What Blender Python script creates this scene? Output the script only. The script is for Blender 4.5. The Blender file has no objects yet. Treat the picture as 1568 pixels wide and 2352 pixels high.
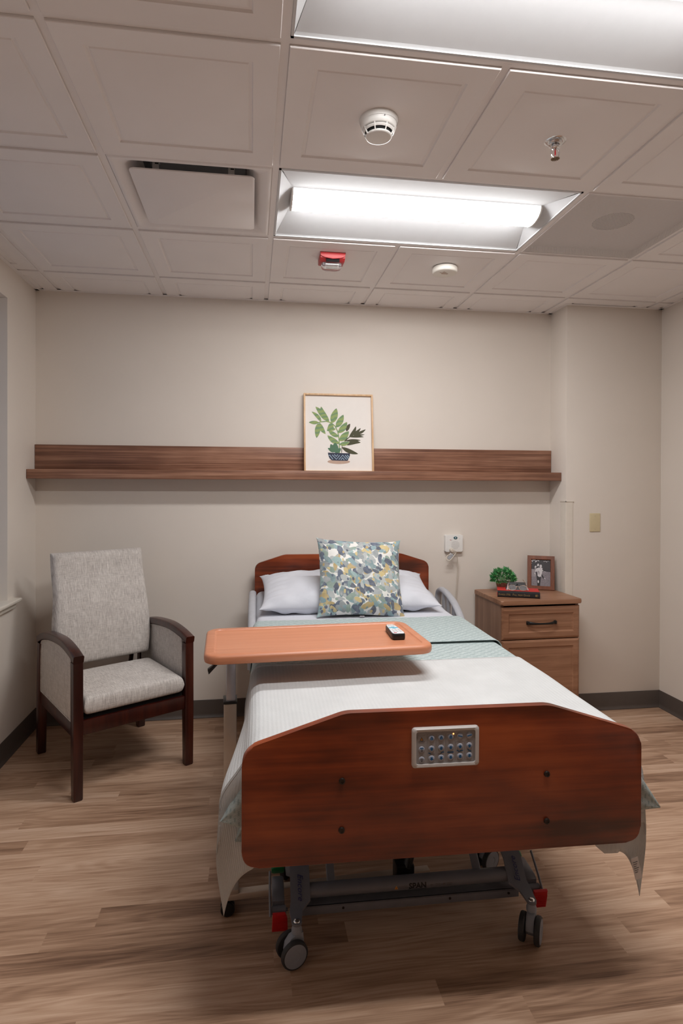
import bpy, bmesh, math, random
from mathutils import Vector, Matrix, noise

random.seed(7)
PI = math.pi
S = bpy.context.scene
COL = S.collection

# ------------------------------------------------------------------ camera
CAM_H = 1.4409
FPX, CX, CY = 1347.1435, 768.475, 1122.265
YAW, PIT, ROL = 0.1399, -0.0062, -0.0034
c, s = math.cos(YAW), math.sin(YAW)
cp, sp = math.cos(PIT), math.sin(PIT)
cr, sr = math.cos(ROL), math.sin(ROL)
RA = Matrix(((c, -s, 0), (s, c, 0), (0, 0, 1)))
RB = Matrix(((1, 0, 0), (0, cp, sp), (0, -sp, cp)))
RC = Matrix(((cr, 0, -sr), (0, 1, 0), (sr, 0, cr)))
RM = RC @ RB @ RA                        # rows: right, forward, up
right, fwd, up = Vector(RM[0]), Vector(RM[1]), Vector(RM[2])
cam = bpy.data.cameras.new('camera')
cam.sensor_fit = 'HORIZONTAL'
cam.sensor_width = 36.0
cam.lens = FPX / 1568.0 * 36.0
cam.shift_x = (784.0 - CX) / 1568.0
cam.shift_y = (CY - 1176.0) / 1568.0
cam.clip_start = 0.05
camo = bpy.data.objects.new('camera', cam)
COL.objects.link(camo)
camo.matrix_world = Matrix((
    (right.x, up.x, -fwd.x, 0.0),
    (right.y, up.y, -fwd.y, 0.0),
    (right.z, up.z, -fwd.z, CAM_H),
    (0, 0, 0, 1)))
S.camera = camo

# ------------------------------------------------------------------ light and exposure
S.view_settings.view_transform = 'Standard'
S.view_settings.look = 'None'
S.view_settings.gamma = 1.0
S.view_settings.exposure = 1.2
LAMP_STRENGTH = 29.0                     # glow of the two ceiling light lenses
LAMP_COLOR = (1.0, 0.985, 0.98)
SKY_STRENGTH = 0.20
w = bpy.data.worlds.new('dusk_sky')
S.world = w
w.use_nodes = True
w.node_tree.nodes['Background'].inputs['Color'].default_value = (0.50, 0.56, 0.70, 1)
w.node_tree.nodes['Background'].inputs['Strength'].default_value = SKY_STRENGTH

# ------------------------------------------------------------------ room numbers
H = 2.5989                               # underside of ceiling grid
T = 0.6096                               # ceiling module
GX = 0.0833                              # grid line beside the lights
GY4 = 3.3666                             # grid line nearest the back wall
YB = 3.700                               # back wall
YJ = 3.495                               # back wall, stepped-forward part
XL, XJ, XR = -1.274, 1.980, 2.640
YF = -3.3                                # wall behind the camera
BASE_H = 0.108

# ------------------------------------------------------------------ helpers: scene graph
def lin(r, g, b):
    def f(v):
        v /= 255.0
        return v / 12.92 if v <= 0.04045 else ((v + 0.055) / 1.055) ** 2.4
    return (f(r), f(g), f(b), 1.0)

def tag(o, label=None, cat=None, group=None, kind=None):
    if label: o['label'] = label
    if cat: o['category'] = cat
    if group: o['group'] = group
    if kind: o['kind'] = kind
    return o

def thing(name, label, cat, loc=(0, 0, 0), rz=0.0, group=None):
    o = bpy.data.objects.new(name, None)
    o.empty_display_size = 0.05
    COL.objects.link(o)
    o.location = loc
    o.rotation_euler = (0, 0, rz)
    return tag(o, label, cat, group)

class MB:
    """collects shapes into one bmesh"""
    def __init__(self):
        self.bm = bmesh.new()
        self.uv = self.bm.loops.layers.uv.new('UVMap')
    def _merge(self, tmp, M=None, mi=0):
        if M is not None:
            bmesh.ops.transform(tmp, matrix=M, verts=tmp.verts)
        bmesh.ops.recalc_face_normals(tmp, faces=tmp.faces)
        for f in tmp.faces: f.material_index = mi
        me = bpy.data.meshes.new('tmp')
        tmp.to_mesh(me); tmp.free()
        self.bm.from_mesh(me)
        bpy.data.meshes.remove(me)
        return self
    def box(self, x0, x1, y0, y1, z0, z1, bev=0.0, seg=2, M=None, mi=0):
        t = bmesh.new()
        bmesh.ops.create_cube(t, size=1.0)
        for v in t.verts:
            v.co = Vector(((x0 + x1) / 2 + v.co.x * (x1 - x0), (y0 + y1) / 2 + v.co.y * (y1 - y0), (z0 + z1) / 2 + v.co.z * (z1 - z0)))
        if bev > 0:
            bmesh.ops.bevel(t, geom=list(t.edges), offset=bev, segments=seg, profile=0.5, affect='EDGES')
        return self._merge(t, M, mi)
    def prism(self, pts, d0, d1, plane='xz', bev=0.0, seg=2, M=None, mi=0):
        """polygon pts extruded from d0 to d1 along the axis normal to plane"""
        t = bmesh.new()
        def P(a, b, d):
            return {'xz': (a, d, b), 'xy': (a, b, d), 'yz': (d, a, b)}[plane]
        A = [t.verts.new(P(a, b, d0)) for a, b in pts]
        B = [t.verts.new(P(a, b, d1)) for a, b in pts]
        n = len(pts)
        fa = t.faces.new(A); fb = t.faces.new(B[::-1])
        for i in range(n):
            t.faces.new((A[i], A[(i + 1) % n], B[(i + 1) % n], B[i]))
        if bev > 0:
            es = list({e for f in (fa, fb) for e in f.edges})
            bmesh.ops.bevel(t, geom=es, offset=bev, segments=seg, profile=0.5, affect='EDGES')
        return self._merge(t, M, mi)
    def lathe(self, prof, seg=32, M=None, mi=0):
        t = bmesh.new()
        rings = []
        for r, z in prof:
            if r <= 1e-6:
                rings.append([t.verts.new((0, 0, z))])
            else:
                rings.append([t.verts.new((r * math.cos(2 * PI * k / seg), r * math.sin(2 * PI * k / seg), z)) for k in range(seg)])
        for a, b in zip(rings, rings[1:]):
            if len(a) == 1 and len(b) == 1: continue
            for k in range(seg):
                k2 = (k + 1) % seg
                if len(a) == 1: t.faces.new((a[0], b[k], b[k2]))
                elif len(b) == 1: t.faces.new((a[k], a[k2], b[0]))
                else: t.faces.new((a[k], a[k2], b[k2], b[k]))
        return self._merge(t, M, mi)
    def cyl(self, p0, p1, r, seg=20, mi=0, bev=0.0, r1=None):
        p0, p1 = Vector(p0), Vector(p1)
        L = (p1 - p0).length
        q = Vector((0, 0, 1)).rotation_difference((p1 - p0).normalized()).to_matrix().to_4x4()
        r1 = r if r1 is None else r1
        pr = [(0, 0), (r, 0), (r1, L), (0, L)] if bev <= 0 else [(0, 0), (r - bev, 0), (r, bev), (r1, L - bev), (r1 - bev, L), (0, L)]
        return self.lathe(pr, seg, Matrix.Translation(p0) @ q, mi)
    def tube(self, pts, rad, seg=10, mi=0, closed=False, flat=1.0, upv=None, M=None):
        """sweeps a circle (or ellipse: second axis scaled by flat) along pts"""
        pts = [Vector(p) for p in pts]
        n = len(pts)
        rads = rad if isinstance(rad, (list, tuple)) else [rad] * n
        t = bmesh.new()
        rings = []
        prev = None
        for i, p in enumerate(pts):
            if closed: d = pts[(i + 1) % n] - pts[i - 1]
            elif i == 0: d = pts[1] - pts[0]
            elif i == n - 1: d = pts[-1] - pts[-2]
            else: d = pts[i + 1] - pts[i - 1]
            d.normalize()
            if upv is not None: a = Vector(upv)
            elif prev is not None: a = prev
            else: a = Vector((0, 0, 1)) if abs(d.z) < 0.9 else Vector((1, 0, 0))
            a = (a - d * a.dot(d)).normalized()
            prev = a
            b = d.cross(a)
            rings.append([t.verts.new(p + (a * math.cos(2 * PI * k / seg) + b * (flat * math.sin(2 * PI * k / seg))) * rads[i]) for k in range(seg)])
        m = n if closed else n - 1
        for i in range(m):
            A, B = rings[i], rings[(i + 1) % n]
            for k in range(seg):
                t.faces.new((A[k], A[(k + 1) % seg], B[(k + 1) % seg], B[k]))
        if not closed:
            t.faces.new(rings[0]); t.faces.new(rings[-1][::-1])
        return self._merge(t, M, mi)
    def loft(self, rings, closed_ring=True, caps=True, M=None, mi=0):
        t = bmesh.new()
        R = [[t.verts.new(p) for p in r] for r in rings]
        n = len(R[0])
        for A, B in zip(R, R[1:]):
            for k in range(n if closed_ring else n - 1):
                t.faces.new((A[k], A[(k + 1) % n], B[(k + 1) % n], B[k]))
        if caps and closed_ring:
            t.faces.new(R[0]); t.faces.new(R[-1][::-1])
        return self._merge(t, M, mi)
    def grid(self, f, us, vs, mi=0, uvf=None):
        """surface f(u, v) sampled on lists us, vs; stores uv"""
        bm = self.bm
        V = [[bm.verts.new(f(u, v)) for v in vs] for u in us]
        for i in range(len(us) - 1):
            for j in range(len(vs) - 1):
                q = (V[i][j], V[i + 1][j], V[i + 1][j + 1], V[i][j + 1])
                try: fc = bm.faces.new(q)
                except ValueError: continue
                fc.material_index = mi
                cs = ((us[i], vs[j]), (us[i + 1], vs[j]), (us[i + 1], vs[j + 1]), (us[i], vs[j + 1]))
                for lp, cuv in zip(fc.loops, cs):
                    lp[self.uv].uv = cuv if uvf is None else uvf(*cuv)
        return self
    def poly(self, pts, mi=0):
        t = bmesh.new()
        t.faces.new([t.verts.new(p) for p in pts])
        me = bpy.data.meshes.new('tmp')
        for f in t.faces: f.material_index = mi
        t.to_mesh(me); t.free()
        self.bm.from_mesh(me); bpy.data.meshes.remove(me)
        return self
    def mesh(self, me, M=None, mi=0):
        t = bmesh.new(); t.from_mesh(me)
        if M is not None: bmesh.ops.transform(t, matrix=M, verts=t.verts)
        for f in t.faces: f.material_index = mi
        m2 = bpy.data.meshes.new('tmp'); t.to_mesh(m2); t.free()
        self.bm.from_mesh(m2); bpy.data.meshes.remove(m2)
        return self
    def build(self, name, mats, parent=None, loc=None, rz=None, smooth=35, sub=0, solid=0.0, label=None):
        me = bpy.data.meshes.new(name)
        self.bm.to_mesh(me); self.bm.free()
        if not isinstance(mats, (list, tuple)): mats = [mats]
        for m in mats: me.materials.append(m)
        if smooth:
            for p in me.polygons: p.use_smooth = True
            me.set_sharp_from_angle(angle=math.radians(smooth))
        o = bpy.data.objects.new(name, me)
        COL.objects.link(o)
        if parent is not None: o.parent = parent
        if loc is not None: o.location = loc
        if rz is not None: o.rotation_euler = (0, 0, rz)
        if solid:
            m = o.modifiers.new('thickness', 'SOLIDIFY'); m.thickness = solid; m.offset = 1.0
        if sub:
            m = o.modifiers.new('subdivision', 'SUBSURF'); m.levels = sub; m.render_levels = sub
        if label: o['label'] = label
        return o

def text_mesh(body, size, extrude=0.0004, shear=0.0, spacing=1.0, bold=0.0):
    cu = bpy.data.curves.new('lettering', 'FONT')
    cu.body = body; cu.size = size; cu.extrude = extrude; cu.shear = shear
    cu.align_x = 'CENTER'; cu.align_y = 'CENTER'; cu.space_character = spacing
    cu.resolution_u = 3; cu.offset = bold
    o = bpy.data.objects.new('lettering_tmp', cu)
    COL.objects.link(o)
    bpy.context.view_layer.update()
    me = bpy.data.meshes.new_from_object(o)
    bpy.data.objects.remove(o); bpy.data.curves.remove(cu)
    return me

def rrect(w, h, r, n=6, cx=0, cy=0):
    """rounded rectangle outline, counter-clockwise"""
    pts = []
    for qx, qy, a0 in ((1, 1, 0), (-1, 1, PI / 2), (-1, -1, PI), (1, -1, 3 * PI / 2)):
        for k in range(n + 1):
            a = a0 + PI / 2 * k / n
            pts.append((cx + qx * (w / 2 - r) + r * math.cos(a), cy + qy * (h / 2 - r) + r * math.sin(a)))
    return pts

def round_poly(pts, rads, n=6):
    out = []
    m = len(pts)
    for i in range(m):
        p = Vector(pts[i]); a = Vector(pts[i - 1]); b = Vector(pts[(i + 1) % m])
        r = rads[i] if isinstance(rads, (list, tuple)) else rads
        if r <= 0: out.append(tuple(p)); continue
        d1 = (a - p).normalized(); d2 = (b - p).normalized()
        ang = math.acos(max(-1, min(1, d1.dot(d2))))
        L = r / math.tan(ang / 2)
        L = min(L, 0.49 * (a - p).length, 0.49 * (b - p).length)
        p0 = p + d1 * L; p2 = p + d2 * L
        for k in range(n + 1):
            t = k / n
            out.append(tuple((1 - t) ** 2 * p0 + 2 * t * (1 - t) * p + t * t * p2))
    return out

def ss(a, b, x):
    t = max(0.0, min(1.0, (x - a) / (b - a)))
    return t * t * (3 - 2 * t)

def lerp(a, b, t): return a + (b - a) * t

def frange(a, b, n): return [a + (b - a) * i / (n - 1) for i in range(n)]

def spline(pts, n=8):
    """Catmull-Rom through pts"""
    P = [Vector(p) for p in pts]
    P = [P[0] * 2 - P[1]] + P + [P[-1] * 2 - P[-2]]
    out = []
    for i in range(1, len(P) - 2):
        for k in range(n):
            t = k / n
            out.append(0.5 * ((2 * P[i]) + (-P[i - 1] + P[i + 1]) * t + (2 * P[i - 1] - 5 * P[i] + 4 * P[i + 1] - P[i + 2]) * t * t
                              + (-P[i - 1] + 3 * P[i] - 3 * P[i + 1] + P[i + 2]) * t ** 3))
    out.append(P[-2])
    return out

# ------------------------------------------------------------------ helpers: materials
class NT:
    def __init__(self, name):
        self.m = bpy.data.materials.new(name)
        self.m.use_nodes = True
        self.t = self.m.node_tree
        self.b = self.t.nodes['Principled BSDF']
    def put(self, node, sock, v):
        i = node.inputs[sock]
        if hasattr(v, 'is_output'): self.t.links.new(v, i)
        elif v is not None:
            if isinstance(v, (tuple, list)) and len(v) == 3 and len(getattr(i, 'default_value', (0,))) == 4: v = (*v, 1)
            i.default_value = v
    def n(self, typ, out=0, props=None, **ins):
        nd = self.t.nodes.new(typ)
        for k, v in (props or {}).items(): setattr(nd, k, v)
        for k, v in ins.items(): self.put(nd, int(k[1:]) if k[0] == 'i' and k[1:].isdigit() else k.replace('_', ' '), v)
        return nd.outputs[out]
    def math(self, op, a, b=0.0, cc=0.0):
        return self.n('ShaderNodeMath', props={'operation': op}, i0=a, i1=b, i2=cc)
    def add(self, a, b): return self.math('ADD', a, b)
    def sub(self, a, b): return self.math('SUBTRACT', a, b)
    def mul(self, a, b): return self.math('MULTIPLY', a, b)
    def coord(self, kind='Object'):
        return self.n('ShaderNodeTexCoord', out={'Generated': 0, 'Normal': 1, 'UV': 2, 'Object': 3}[kind])
    def map(self, v, scale=(1, 1, 1), loc=(0, 0, 0), rot=(0, 0, 0)):
        return self.n('ShaderNodeMapping', Vector=v, Scale=scale, Location=loc, Rotation=rot)
    def noise(self, v, scale, detail=3.0, rough=0.55, dist=0.0, out=0):
        return self.n('ShaderNodeTexNoise', out=out, Vector=v, Scale=scale, Detail=detail, Roughness=rough, Distortion=dist)
    def ramp(self, f, stops):
        nd = self.t.nodes.new('ShaderNodeValToRGB')
        el = nd.color_ramp.elements
        while len(el) < len(stops): el.new(0.5)
        for e, (p, col) in zip(el, stops): e.position = p; e.color = col if len(col) == 4 else (*col, 1)
        self.put(nd, 0, f)
        return nd.outputs[0]
    def mix(self, f, a, b, mode='MIX'):
        nd = self.t.nodes.new('ShaderNodeMix')
        nd.data_type = 'RGBA'; nd.blend_type = mode
        for k, v in ((0, f), (6, a), (7, b)):
            i = nd.inputs[k]
            if hasattr(v, 'is_output'): self.t.links.new(v, i)
            else: i.default_value = v if not isinstance(v, tuple) or len(v) == 4 else (*v, 1)
        return nd.outputs[2]
    def xyz(self, v):
        nd = self.t.nodes.new('ShaderNodeSeparateXYZ'); self.put(nd, 0, v)
        return nd.outputs
    def vec(self, x, y, z=0.0):
        return self.n('ShaderNodeCombineXYZ', X=x, Y=y, Z=z)
    def bump(self, h, strength=0.3, dist=0.002):
        self.put(self.b, 'Normal', self.n('ShaderNodeBump', Height=h, Strength=strength, Distance=dist))
    def set(self, **k):
        for a, v in k.items():
            nm = {'color': 'Base Color', 'rough': 'Roughness', 'metal': 'Metallic', 'spec': 'Specular IOR Level', 'alpha': 'Alpha',
                  'trans': 'Transmission Weight', 'coat': 'Coat Weight', 'coatr': 'Coat Roughness', 'emit': 'Emission Color', 'emits': 'Emission Strength',
                  'sheen': 'Sheen Weight', 'ior': 'IOR'}[a]
            self.put(self.b, nm, v)
        return self.m

def plain(name, col, rough=0.5, metal=0.0, var=0.04, scale=30.0, bump=0.0, **k):
    """a painted, plastic or metal surface with slight tonal variation"""
    N = NT(name)
    co = N.coord('Object')
    nz = N.noise(co, scale, 3)
    d = tuple(max(0, x * (1 - var)) for x in col[:3]); l = tuple(min(1, x * (1 + var)) for x in col[:3])
    N.set(color=N.ramp(nz, [(0.3, d), (0.7, l)]), rough=rough, metal=metal, **k)
    if bump: N.bump(N.noise(co, scale * 12, 2), bump, 0.001)
    return N.m

def wood(name, dark, mid, light, axis='x', scale=1.0, rough=0.4, streak=1.0, blotch=0.35, coat=0.0, bump=0.05, across=26.0):
    N = NT(name)
    co = N.coord('Object')
    along, across = 1.2 * scale, across * scale
    sc = {'x': (along, across, across), 'y': (across, along, across), 'z': (across, across, along)}[axis]
    warp = N.noise(N.map(co, scale=tuple(q * 0.16 for q in sc)), 1.0, 2, out=1)
    cw = N.n('ShaderNodeVectorMath', props={'operation': 'MULTIPLY_ADD'}, i0=warp, i1=(0.05, 0.05, 0.05), i2=co)
    g1 = N.noise(N.map(cw, scale=sc), 1.0, 6, 0.62)
    g2 = N.noise(N.map(cw, scale=tuple(q * 5 for q in sc)), 1.0, 3, 0.6)
    bl = N.noise(N.map(co, scale=tuple(3.0 if q > 5 else 1.4 for q in sc), loc=(3.1, 1.7, 0.4)), 1.6, 3)
    f = N.add(N.add(N.mul(g1, 0.75 * streak), N.mul(g2, 0.25 * streak)), N.mul(N.sub(bl, 0.5), blotch))
    f = N.add(f, 0.5 - 0.5 * streak)
    N.set(color=N.ramp(f, [(0.30, dark), (0.50, mid), (0.70, light)]), rough=rough, coat=coat, coatr=0.25)
    N.bump(g2, bump, 0.0006)
    return N.m

MAT = {}
def build_materials():
    M = MAT
    # painted wall, light roller texture
    N = NT('wall_paint'); co = N.coord()
    N.set(color=N.ramp(N.noise(co, 3.0, 3), [(0.3, lin(228, 219, 209)), (0.7, lin(231, 222, 212))]), rough=0.55, spec=0.35)
    N.bump(N.noise(co, 420, 2), 0.08, 0.0006); M['wall'] = N.m
    M['ceiling'] = plain('ceiling_tile_white', lin(240, 235, 233), 0.6, var=0.015, scale=4, bump=0.03)
    M['grid'] = plain('ceiling_grid_white', lin(240, 235, 233), 0.45, var=0.01)
    M['base'] = plain('vinyl_base_brown', lin(84, 74, 68), 0.5, var=0.04)
    M['sill'] = plain('sill_cream', lin(232, 226, 214), 0.4, var=0.02)
    M['winframe'] = plain('window_frame_grey', lin(190, 190, 190), 0.4)
    # floor: sheet vinyl with printed strips of wood
    N = NT('wood_strip_floor'); co = N.coord(); X, Y, Z = N.xyz(co)
    WY, LX = 0.0865, 0.82
    row = N.math('FLOOR', N.math('DIVIDE', Y, WY))
    rr = N.n('ShaderNodeTexWhiteNoise', props={'noise_dimensions': '1D'}, W=N.mul(row, 1.37))
    xs = N.math('DIVIDE', N.add(X, N.mul(rr, 7.0)), N.add(LX, N.mul(rr, 0.5)))
    colm = N.math('FLOOR', xs)
    idn = N.n('ShaderNodeTexWhiteNoise', props={'noise_dimensions': '2D'}, Vector=N.vec(row, colm, 0))
    idv = N.n('ShaderNodeTexWhiteNoise', out=1, props={'noise_dimensions': '2D'}, Vector=N.vec(row, colm, 0))
    cs = N.n('ShaderNodeVectorMath', props={'operation': 'MULTIPLY_ADD'}, i0=idv, i1=(40, 40, 40), i2=co)
    warp = N.noise(N.map(cs, scale=(1.5, 5, 1)), 1.0, 3, out=1)
    cw = N.n('ShaderNodeVectorMath', props={'operation': 'MULTIPLY_ADD'}, i0=warp, i1=(0.4, 0.035, 0), i2=cs)
    # cathedral figure: rings of a slowly varying height field
    hf = N.noise(N.map(cw, scale=(1.1, 9.0, 1)), 1.0, 1, 0.4)
    rings = N.math('SINE', N.mul(hf, 95.0))
    fine = N.noise(N.map(cw, scale=(2.2, 55, 1)), 1.0, 5, 0.65)
    vfine = N.noise(N.map(cs, scale=(6, 320, 1)), 1.0, 3, 0.6)
    broad = N.noise(N.map(cw, scale=(1.6, 13, 1)), 1.0, 4, 0.6)
    f = N.add(N.add(N.mul(fine, 0.42), N.mul(vfine, 0.28)), N.add(N.mul(broad, 0.40), N.mul(rings, 0.032)))
    f = N.add(N.sub(f, 0.05), N.mul(N.sub(idn, 0.5), 0.23))
    colr = N.ramp(f, [(0.28, lin(116, 86, 67)), (0.43, lin(164, 130, 105)), (0.55, lin(190, 156, 130)), (0.70, lin(212, 182, 158))])
    N.set(color=colr, rough=N.add(0.40, N.mul(vfine, 0.12)), spec=0.4)
    N.bump(N.add(vfine, N.mul(fine, 0.4)), 0.05, 0.0006); M['floor'] = N.m
    M['walnut'] = wood('walnut_laminate', lin(88, 55, 41), lin(140, 98, 77), lin(186, 142, 116), 'x', 1.0, 0.42, 1.0, 0.35, across=95.0)
    M['nightwood'] = wood('brown_maple_laminate', lin(120, 80, 57), lin(152, 109, 82), lin(176, 131, 102), 'x', 0.8, 0.42, 1.0, 0.5, across=40.0)
    M['nightside'] = wood('brown_maple_laminate_upright', lin(118, 86, 68), lin(143, 108, 87), lin(164, 128, 105), 'z', 1.1, 0.45, 0.9, 0.25)
    M['cherry'] = wood('cherry_panel', lin(70, 27, 11), lin(122, 50, 21), lin(156, 73, 34), 'x', 0.55, 0.33, 0.95, 1.0, coat=0.15, across=30.0)
    M['tabletop'] = wood('peach_laminate', lin(186, 119, 86), lin(197, 129, 95), lin(206, 140, 106), 'x', 1.5, 0.35, 0.8, 0.1, bump=0.03)
    M['mahogany'] = wood('mahogany_stain', lin(34, 9, 7), lin(50, 15, 10), lin(84, 32, 17), 'z', 0.8, 0.3, 0.8, 0.5, coat=0.2)
    M['frameoak'] = wood('blond_oak', lin(196, 154, 112), lin(220, 182, 140), lin(236, 204, 166), 'z', 2.0, 0.45, 0.9, 0.1)
    M['framebrown'] = wood('photo_frame_brown', lin(96, 48, 24), lin(120, 64, 34), lin(140, 80, 46), 'z', 1.6, 0.4, 0.9, 0.2)
    # heathered upholstery
    N = NT('heather_grey_cloth'); co = N.coord()
    a = N.noise(N.map(co, scale=(480, 30, 30)), 1.0, 3, 0.6)
    b = N.noise(N.map(co, scale=(30, 480, 480)), 1.0, 3, 0.6)
    d = N.noise(co, 14, 3)
    f = N.add(N.add(N.mul(a, 0.62), N.mul(b, 0.34)), N.mul(N.sub(d, 0.5), 0.12))
    N.set(color=N.ramp(f, [(0.32, lin(164, 157, 152)), (0.48, lin(205, 198, 192)), (0.66, lin(236, 231, 225))]), rough=0.85, sheen=0.15, spec=0.2)
    N.bump(N.add(a, b), 0.25, 0.0008); M['heather'] = N.m
    N = NT('heather_grey_cloth_side'); co = N.coord()
    a = N.noise(N.map(co, scale=(30, 480, 30)), 1.0, 3, 0.6); b = N.noise(N.map(co, scale=(30, 30, 480)), 1.0, 3, 0.6)
    f = N.add(N.mul(a, 0.62), N.mul(b, 0.34))
    N.set(color=N.ramp(f, [(0.32, lin(164, 157, 152)), (0.48, lin(205, 198, 192)), (0.66, lin(236, 231, 225))]), rough=0.85, sheen=0.15, spec=0.2)
    N.bump(N.add(a, b), 0.25, 0.0008); M['heatherside'] = N.m
    M['taupe'] = plain('taupe_bounce_cut', lin(138, 124, 112), 0.6, var=0.02, scale=3)  # invented darker tone for the unseen wall, cuts bounced light
    M['bronze'] = plain('bronze_deflector', lin(120, 98, 74), 0.4, metal=0.7)
    M['blackcloth'] = plain('black_dust_cover', lin(16, 14, 14), 0.9)
    # bedding
    N = NT('white_sheet'); co = N.coord()
    N.set(color=N.ramp(N.noise(co, 6, 3), [(0.3, lin(206, 208, 216)), (0.7, lin(215, 217, 224))]), rough=0.8, spec=0.2, sheen=0.1)
    N.bump(N.add(N.noise(co, 9, 3, 0.55, 0.6), N.mul(N.noise(co, 900, 1), 0.04)), 0.35, 0.012); M['sheet'] = N.m
    N = NT('white_ribbed_blanket'); uv = N.coord('UV'); U, V, _ = N.xyz(uv)
    wob = N.mul(N.noise(N.map(uv, scale=(8, 3, 1)), 1.0, 2), 0.010)
    rib = N.math('SINE', N.mul(N.add(U, wob), 2 * PI / 0.0125))
    nub = N.noise(N.map(uv, scale=(190, 120, 1)), 1.0, 2)
    hgt = N.add(N.mul(rib, 0.34), N.mul(nub, 1.0))
    N.set(color=N.ramp(N.noise(uv, 7, 2), [(0.3, lin(196, 198, 198)), (0.7, lin(205, 207, 207))]), rough=0.9, spec=0.15, sheen=0.2)
    N.bump(hgt, 0.5, 0.0016); M['blanket'] = N.m
    N = NT('sage_coverlet'); uv = N.coord('UV'); U, V, _ = N.xyz(uv)
    # staggered raised dashes between crossed fine lines
    ru = N.math('DIVIDE', V, 0.017); row = N.math('FLOOR', ru)
    sh = N.mul(N.math('MODULO', row, 2.0), 0.5)
    fu = N.math('FRACT', N.add(N.math('DIVIDE', U, 0.044), N.add(sh, 100.0)))
    fv = N.math('FRACT', N.add(ru, 100.0))
    du = N.math('ABSOLUTE', N.sub(fu, 0.5)); dv = N.math('ABSOLUTE', N.sub(fv, 0.5))
    dash = N.mul(N.math('LESS_THAN', du, 0.22), N.math('LESS_THAN', dv, 0.24))
    l1 = N.math('SINE', N.mul(N.add(U, V), 2 * PI / 0.0085)); l2 = N.math('SINE', N.mul(N.sub(U, V), 2 * PI / 0.0085))
    ln = N.mul(N.add(l1, l2), 0.25)
    mott = N.noise(uv, 60, 3)
    cA = N.ramp(N.add(N.mul(ln, 0.35), mott), [(0.25, lin(164, 178, 178)), (0.75, lin(190, 202, 201))])
    N.set(color=N.mix(N.mul(dash, 0.8), cA, lin(142, 160, 162)), rough=0.85, spec=0.2, sheen=0.15)
    N.bump(N.sub(N.mul(ln, 0.5), N.mul(dash, 0.9)), 0.5, 0.0022); M['coverlet'] = N.m
    # watercolour leaf print cushion
    N = NT('leaf_print_cushion'); uv = N.coord('UV')
    base = N.ramp(N.noise(uv, 5, 2), [(0.3, lin(224, 223, 218)), (0.7, lin(234, 233, 228))])
    pal = [lin(52, 66, 96), lin(124, 156, 164), lin(204, 182, 120), lin(164, 169, 171), lin(66, 82, 110), lin(146, 176, 176),
           lin(184, 158, 96), lin(140, 147, 150), lin(48, 60, 86), lin(112, 140, 144), lin(176, 181, 180), lin(132, 154, 142)]
    colr = base
    for k, (rot, sx, sy, sc, lim) in enumerate(((0.5, 1.0, 0.46, 24, 0.42), (-0.7, 1.0, 0.48, 26, 0.41), (1.35, 1.0, 0.5, 23, 0.40), (-1.2, 1.0, 0.46, 27, 0.40), (0.1, 1, 0.5, 28, 0.38), (2.2, 1, 0.5, 27, 0.37), (-0.3, 1, 0.7, 42, 0.28))):
        wv = N.n('ShaderNodeVectorMath', props={'operation': 'MULTIPLY_ADD'}, i0=N.noise(uv, 9, 2, out=1), i1=(0.05, 0.05, 0), i2=uv)
        mp = N.map(N.map(wv, rot=(0, 0, rot)), scale=(sx, sy, 1), loc=(k * 3.7, k * 1.9, 0))
        vd = N.t.nodes.new('ShaderNodeTexVoronoi'); vd.voronoi_dimensions = '2D'
        N.put(vd, 'Vector', mp); N.put(vd, 'Scale', float(sc)); N.put(vd, 'Randomness', 0.95)
        idc = N.xyz(vd.outputs['Color'])
        nd = N.t.nodes.new('ShaderNodeValToRGB'); nd.color_ramp.interpolation = 'CONSTANT'
        el = nd.color_ramp.elements
        rot_p = pal[(k * 5) % 12:] + pal[:(k * 5) % 12]
        while len(el) < 12: el.new(0.5)
        for q, e in enumerate(el): e.position = q / 12; e.color = rot_p[q]
        N.put(nd, 0, idc[0])
        wash = N.mix(N.mul(N.noise(uv, 45, 2), 0.34), nd.outputs[0], (0.72, 0.73, 0.70, 1))
        thr = N.add(lim - 0.10, N.mul(idc[1], 0.14))
        msk = N.mul(N.math('LESS_THAN', vd.outputs['Distance'], thr), N.math('GREATER_THAN', idc[2], 0.30))
        colr = N.mix(msk, colr, wash)
    N.set(color=colr, rough=0.85, spec=0.2, sheen=0.1)
    N.bump(N.noise(uv, 300, 1), 0.12, 0.0006); M['cushion'] = N.m
    # metals and plastics
    M['railgrey'] = plain('grey_rail_plastic', lin(176, 177, 182), 0.4)
    M['steel'] = plain('grey_painted_steel', lin(118, 119, 127), 0.4, metal=0.1, var=0.05, scale=20)
    M['casthub'] = plain('caster_hub_grey', lin(148, 152, 162), 0.45)
    M['rubber'] = plain('caster_tyre_dark', lin(52, 52, 54), 0.6)
    M['chrome'] = plain('chrome', (0.75, 0.75, 0.76, 1), 0.18, metal=1.0, var=0.03)
    M['alu'] = plain('silver_column', lin(188, 190, 198), 0.35, metal=0.6, var=0.03)
    M['champagne'] = plain('champagne_column', lin(196, 182, 168), 0.4, metal=0.5, var=0.03)
    M['black'] = plain('black_plastic', lin(20, 20, 21), 0.4)
    M['blackmetal'] = plain('black_iron_pull', lin(28, 26, 26), 0.45, metal=0.3)
    M['darkbolt'] = plain('bronze_bolt', lin(58, 50, 46), 0.4, metal=0.6)
    M['red'] = plain('red_pedal', lin(204, 30, 34), 0.45)
    M['green'] = plain('green_pedal', lin(10, 110, 62), 0.45)
    M['strobered'] = plain('alarm_red', lin(176, 40, 42), 0.4)
    M['white'] = plain('white_plastic', lin(236, 234, 230), 0.35, var=0.02)
    M['offwhite'] = plain('ivory_white_plastic', lin(233, 229, 220), 0.4, var=0.02)
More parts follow.
